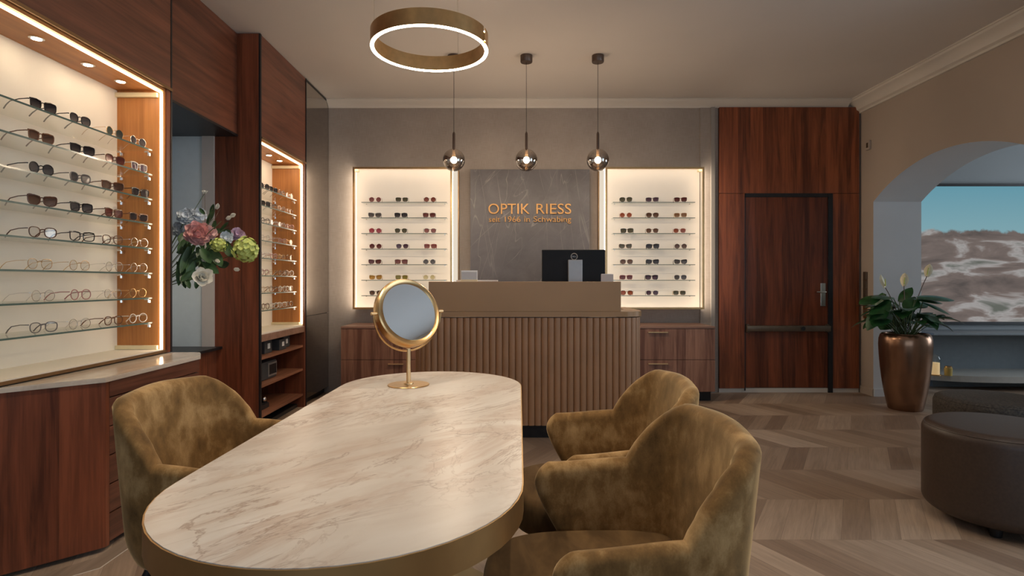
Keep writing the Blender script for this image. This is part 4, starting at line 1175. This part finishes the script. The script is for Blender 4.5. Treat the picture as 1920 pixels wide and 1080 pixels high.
for k in range(32):
    a_ = random.uniform(0, 2*PI); el = random.uniform(.15, 1.1)
    d_ = Vector((math.cos(a_)*math.cos(el), math.sin(a_)*math.cos(el), math.sin(el)))
    root = PC + Vector((math.cos(a_)*.05, math.sin(a_)*.05, .648))
    st_ = root + Vector((d_.x*.17, d_.y*.17, .10 + .20*math.sin(el)*random.uniform(.6, 1.1)))
    dd = Vector((math.cos(a_), math.sin(a_), random.uniform(-.25, .55)))
    petal(bm, st_, dd, Vector((0,0,-1)), random.uniform(.17, .25), random.uniform(.05, .07), .30, -.22, 8, 4, 1.0)
    stem(sb, root, st_, .0035, .03)
link('foliage', bm, M['leafD'], t, smooth=math.radians(70))
link('leaf_stalks', sb, M['stem'], t)
for (x, y, Y, lean) in ((1660, 528, 5.2, -.25), (1695, 525, 5.35, .15), (1738, 507, 5.3, .5)):
    b = P(x, y, Y)
    bm = NB(); petal(bm, b - Vector((0,0,.06)), Vector((lean*.5, 0, 1)), Vector((.5*(1 if lean > 0 else -1), .8, 0)), .15, .034, .15, .5, 8, 4, .9)
    f = link('flower', bm, M['spathe'], t, smooth=math.radians(70))
    s2 = NB(); stem(s2, PC + Vector((0, 0, .648)), b - Vector((0, 0, .055)), .0035, .08); link('flower_stem', s2, M['brownstem'], f)
    s3 = NB(); tube(s3, [b - Vector((0,.004,.04)), b + Vector((lean*.02, -.006, .025))], [.006, .004], 8); link('spadix', s3, M['petalG'], f)

# ------------------------------------------------------------------ poufs
def pouf(name, c, r, h, mat, label):
    t = thing(name, label, 'pouf', (*c, 0))
    pr = [(0, .045)]
    for k in range(9): a = -PI/2+PI/2*k/8; pr.append((r-.05+.05*math.cos(a), .095+.05*math.sin(a)))
    for k in range(9): a = PI/2*k/8; pr.append((r-.05+.05*math.cos(a), h-.05+.05*math.sin(a)))
    pr.append((r*.5, h+.008)); pr.append((0, h+.010))
    link('cushion', lathe(NB(), pr, (*c, 0), 56), mat, t, smooth=math.radians(60))
    sm = NB(); tube(sm, [(c[0]+(r-.012)*math.cos(2*PI*k/56), c[1]+(r-.012)*math.sin(2*PI*k/56), h-.018) for k in range(56)], .003, 6, closed=True)
    link('piping', sm, mat, t)
    for k in range(4):
        a = PI/4+PI/2*k; q = (c[0]+(r-.09)*math.cos(a), c[1]+(r-.09)*math.sin(a))
        link('leg', lathe(NB(), [(0, 0), (.022, 0), (.028, .05), (0, .05)], (*q, 0), 16), M['black'], t, smooth=SM)
pouf('leather_pouf', (2.345, 2.76), .315, .465, M['leather'], 'dark brown leather pouf at the right edge of the photo')
pouf('fabric_pouf', (2.94, 3.52), .30, .445, M['leather2'], 'dark speckled pouf behind the leather one, near the archway')

# ------------------------------------------------------------------ switches and sensor on the right wall
YS = 5.895
t = thing('switch_plate', 'upright brown switch panel on the wall beside the door panelling', 'switch', (XR, YS, 1.1))
pl = link('plate', box(XR-.008, XR, YS-.035, YS+.035, pz(564, YS), pz(510, YS), bev=.002), plain('bronze plate', (.14,.09,.055), .4, .5, .1), t)
for k in range(3):
    zz = pz(560 - k*17.5, YS)
    link('button', box(XR-.013, XR-.008, YS-.026, YS+.026, zz+.008, zz+.085, bev=.002), M['pushbar'], t)
t = thing('socket_plate', 'small brass socket plate below the switch panel beside the planter leaves', 'socket', (XR, YS, .85))
link('plate', box(XR-.008, XR, YS-.035, YS+.035, pz(597, YS), pz(568, YS), bev=.002), M['brass'], t)
link('insert', box(XR-.012, XR-.008, YS-.024, YS+.024, pz(594, YS), pz(582, YS), bev=.002), plain('bronze insert', (.14,.09,.055), .4, .5, .1), t)
t = thing('wall_sensor', 'small square sensor high on the right wall above the arch edge', 'sensor', (XR, 5.83, 2.5))
link('housing', box(XR-.025, XR, 5.80, 5.86, pz(281, 5.83), pz(264, 5.83), bev=.004), plain('beige plastic', (.40,.33,.27), .5), t)
link('sensor_window', box(XR-.027, XR-.025, 5.815, 5.845, pz(277, 5.83), pz(268, 5.83)), M['pushbar'], t)

# ------------------------------------------------------------------ adjoining room
YQ = 6.60
t = thing('landscape_picture', 'tall glowing mountain landscape picture seen through the archway', 'picture', (5.3, YQ, .7))
qx0, qx1, qz0, qz1 = 4.66, 6.2, pz(603, YQ), pz(350, YQ)
bm = NB(); f_ = .03
bx(bm, qx0-f_, qx0, YQ-.03, YQ+.015, qz0-f_, qz1+f_); bx(bm, qx1, qx1+f_, YQ-.03, YQ+.015, qz0-f_, qz1+f_)
bx(bm, qx0, qx1, YQ-.03, YQ+.015, qz1, qz1+f_); bx(bm, qx0, qx1, YQ-.03, YQ+.015, qz0-f_, qz0)
link('frame', bm, M['black'], t)
link('picture_panel', box(qx0, qx1, YQ-.015, YQ+.010, qz0, qz1), M['picture'], t)
t = thing('low_shelf_unit', 'low grey shelf unit with a pale rounded base under the landscape picture', 'shelf', (5.3, 6.4, 0))
gm_ = plain('grey lacquer', (.22,.25,.27), .5, 0, .04)
link('top_board', box(4.5, 6.4, 6.15, 6.61, .575, .600, bev=.004), gm_, t)
link('back_board', box(4.5, 6.4, 6.59, 6.61, .12, .575), gm_, t)
link('side_board', box(4.5, 4.53, 6.2, 6.59, .16, .575), gm_, t)
link('side_board', box(6.37, 6.4, 6.2, 6.59, .16, .575), gm_, t)
bm = NB(); prism(bm, [(4.45, 6.59)] + [(5.45-1.0*math.cos(PI*k/24), 6.3-.30*math.sin(PI*k/24)) for k in range(25)] + [(6.45, 6.59)], .09, .155)
link('base_shelf', bm, plain('pale stone shelf', (.5,.48,.44), .5, 0, .04), t)
link('plinth', box(4.6, 6.3, 6.3, 6.59, 0, .09), gm_, t)
LC = (px(1755, 6.1), 6.12, .1555)
t = thing('glass_lantern', 'glass cloche lantern with a cream candle on the low shelf behind the planter', 'lantern', LC)
link('base', lathe(NB(), [(0, 0), (.06, 0), (.06, .012), (0, .012)], LC, 28), M['brass'], t, smooth=SM)
link('candle', lathe(NB(), [(0, .0125), (.045, .0125), (.045, .135), (0, .140)], LC, 24), plain('cream wax', (.75,.55,.30), .5, 0, .05, Emission_Color=(1,.65,.3), Emission_Strength=.25), t, smooth=SM)
link('cloche', lathe(NB(), [(.055, .0125), (.055, .17), (.045, .205), (.025, .225), (0, .23)], LC, 28), M['glass'], t, smooth=math.radians(60))
t = thing('candle_jar', 'small amber jar candle beside the glass cloche lantern', 'candle', (LC[0]+.13, 6.10, .1555))
link('jar', lathe(NB(), [(0, 0), (.035, 0), (.038, .08), (.034, .085), (0, .085)], (LC[0]+.13, 6.10, .1555), 24), plain('amber glass', (.55,.40,.12), .2, 0, .05), t, smooth=SM)
link('jar_lid', lathe(NB(), [(0, .085), (.032, .085), (.032, .10), (0, .10)], (LC[0]+.13, 6.10, .1555), 24), M['brass'], t, smooth=SM)

# ------------------------------------------------------------------ lights
def area(name, loc, rot, sx, sy, power, col, spread=180):
    l = bpy.data.lights.new(name, 'AREA'); l.shape = 'RECTANGLE'; l.size = sx; l.size_y = sy; l.energy = power; l.color = col
    l.spread = math.radians(spread)
    o = bpy.data.objects.new(name, l); C.objects.link(o); o.location = loc; o.rotation_euler = rot
    return o
def spot(name, loc, tgt, power, col, size=60, blend=.6, rad=.03):
    l = bpy.data.lights.new(name, 'SPOT'); l.energy = power; l.color = col; l.spot_size = math.radians(size); l.spot_blend = blend; l.shadow_soft_size = rad
    o = bpy.data.objects.new(name, l); C.objects.link(o); o.location = loc
    o.rotation_euler = (Vector(tgt)-Vector(loc)).to_track_quat('-Z', 'Y').to_euler()
    return o
# daylight outside the shop windows behind the camera
for i, (a, b) in enumerate(wins):
    area('daylight', ((a+b)/2, YF-.35, 1.55), (PI/2, 0, 0), b-a, 2.0, 18, (.66,.82,1.0))
area('added_daylight_side_room', (8.4, 4.8, 1.65), (0, PI/2, 0), 1.9, 2.2, 60, (.80,.90,1.0))  # added light outside the made-up side-room window
area('daylight_right', (XR+.75, 1.5, 1.68), (0, PI/2, 0), 2.1, 2.4, 46, (.66,.82,1.0))
# ceiling downlights added out of view to light table, chairs, floor and flowers
def downlight(x, y, tgt, p, size=70, n=0):
    t = thing('added_downlight', 'added ceiling downlight, unseen, above and behind the camera view', 'ceiling light', (x, y, H-.02), 0, 'added ceiling downlights')
    link('trim_ring', lathe(NB(), [(.035, .019), (.055, .019), (.055, .014), (.035, .012)], (x, y, H-.02), 24), M['white'], t, smooth=SM)
    link('lamp', lathe(NB(), [(0, .019), (.034, .019), (.034, .015), (0, .015)], (x, y, H-.02), 20), emit('downlight glow', (1,.82,.6), 6), t)
    spot('added_downlight_beam', (x, y, H-.03), tgt, p, (1,.85,.67), size)
downlight(.35, 1.95, (-.08, 2.02, .745), 36, 72)
downlight(.9, .9, (.6, 1.4, 0), 34, 90)
downlight(-.95, 1.7, (-1.0, 2.0, .6), 40, 80)
downlight(-1.15, 3.0, (-2.2, 3.75, 1.1), 45, 42)
downlight(1.9, 1.9, (1.6, 2.8, 0), 16, 95)
w = bpy.data.worlds.new('world'); S.world = w; w.use_nodes = True
w.node_tree.nodes['Background'].inputs[0].default_value = (.55,.72,1.0,1)
w.node_tree.nodes['Background'].inputs[1].default_value = .35

# ------------------------------------------------------------------ camera
cam = bpy.data.cameras.new('camera'); co = bpy.data.objects.new('camera', cam); C.objects.link(co)
co.location = (0, 0, 1.15); co.rotation_euler = (PI/2, 0, 0)
cam.sensor_width = 36; cam.lens = 36*1080/1920; cam.shift_y = -12/1920; cam.clip_start = .05
S.camera = co
S.view_settings.view_transform = 'Standard'; S.view_settings.look = 'None'
S.view_settings.gamma = 1; S.view_settings.use_curve_mapping = False
S.view_settings.exposure = 0.6
S.cycles.max_bounces = 8; S.cycles.transparent_max_bounces = 24
S.cycles.sample_clamp_indirect = 4
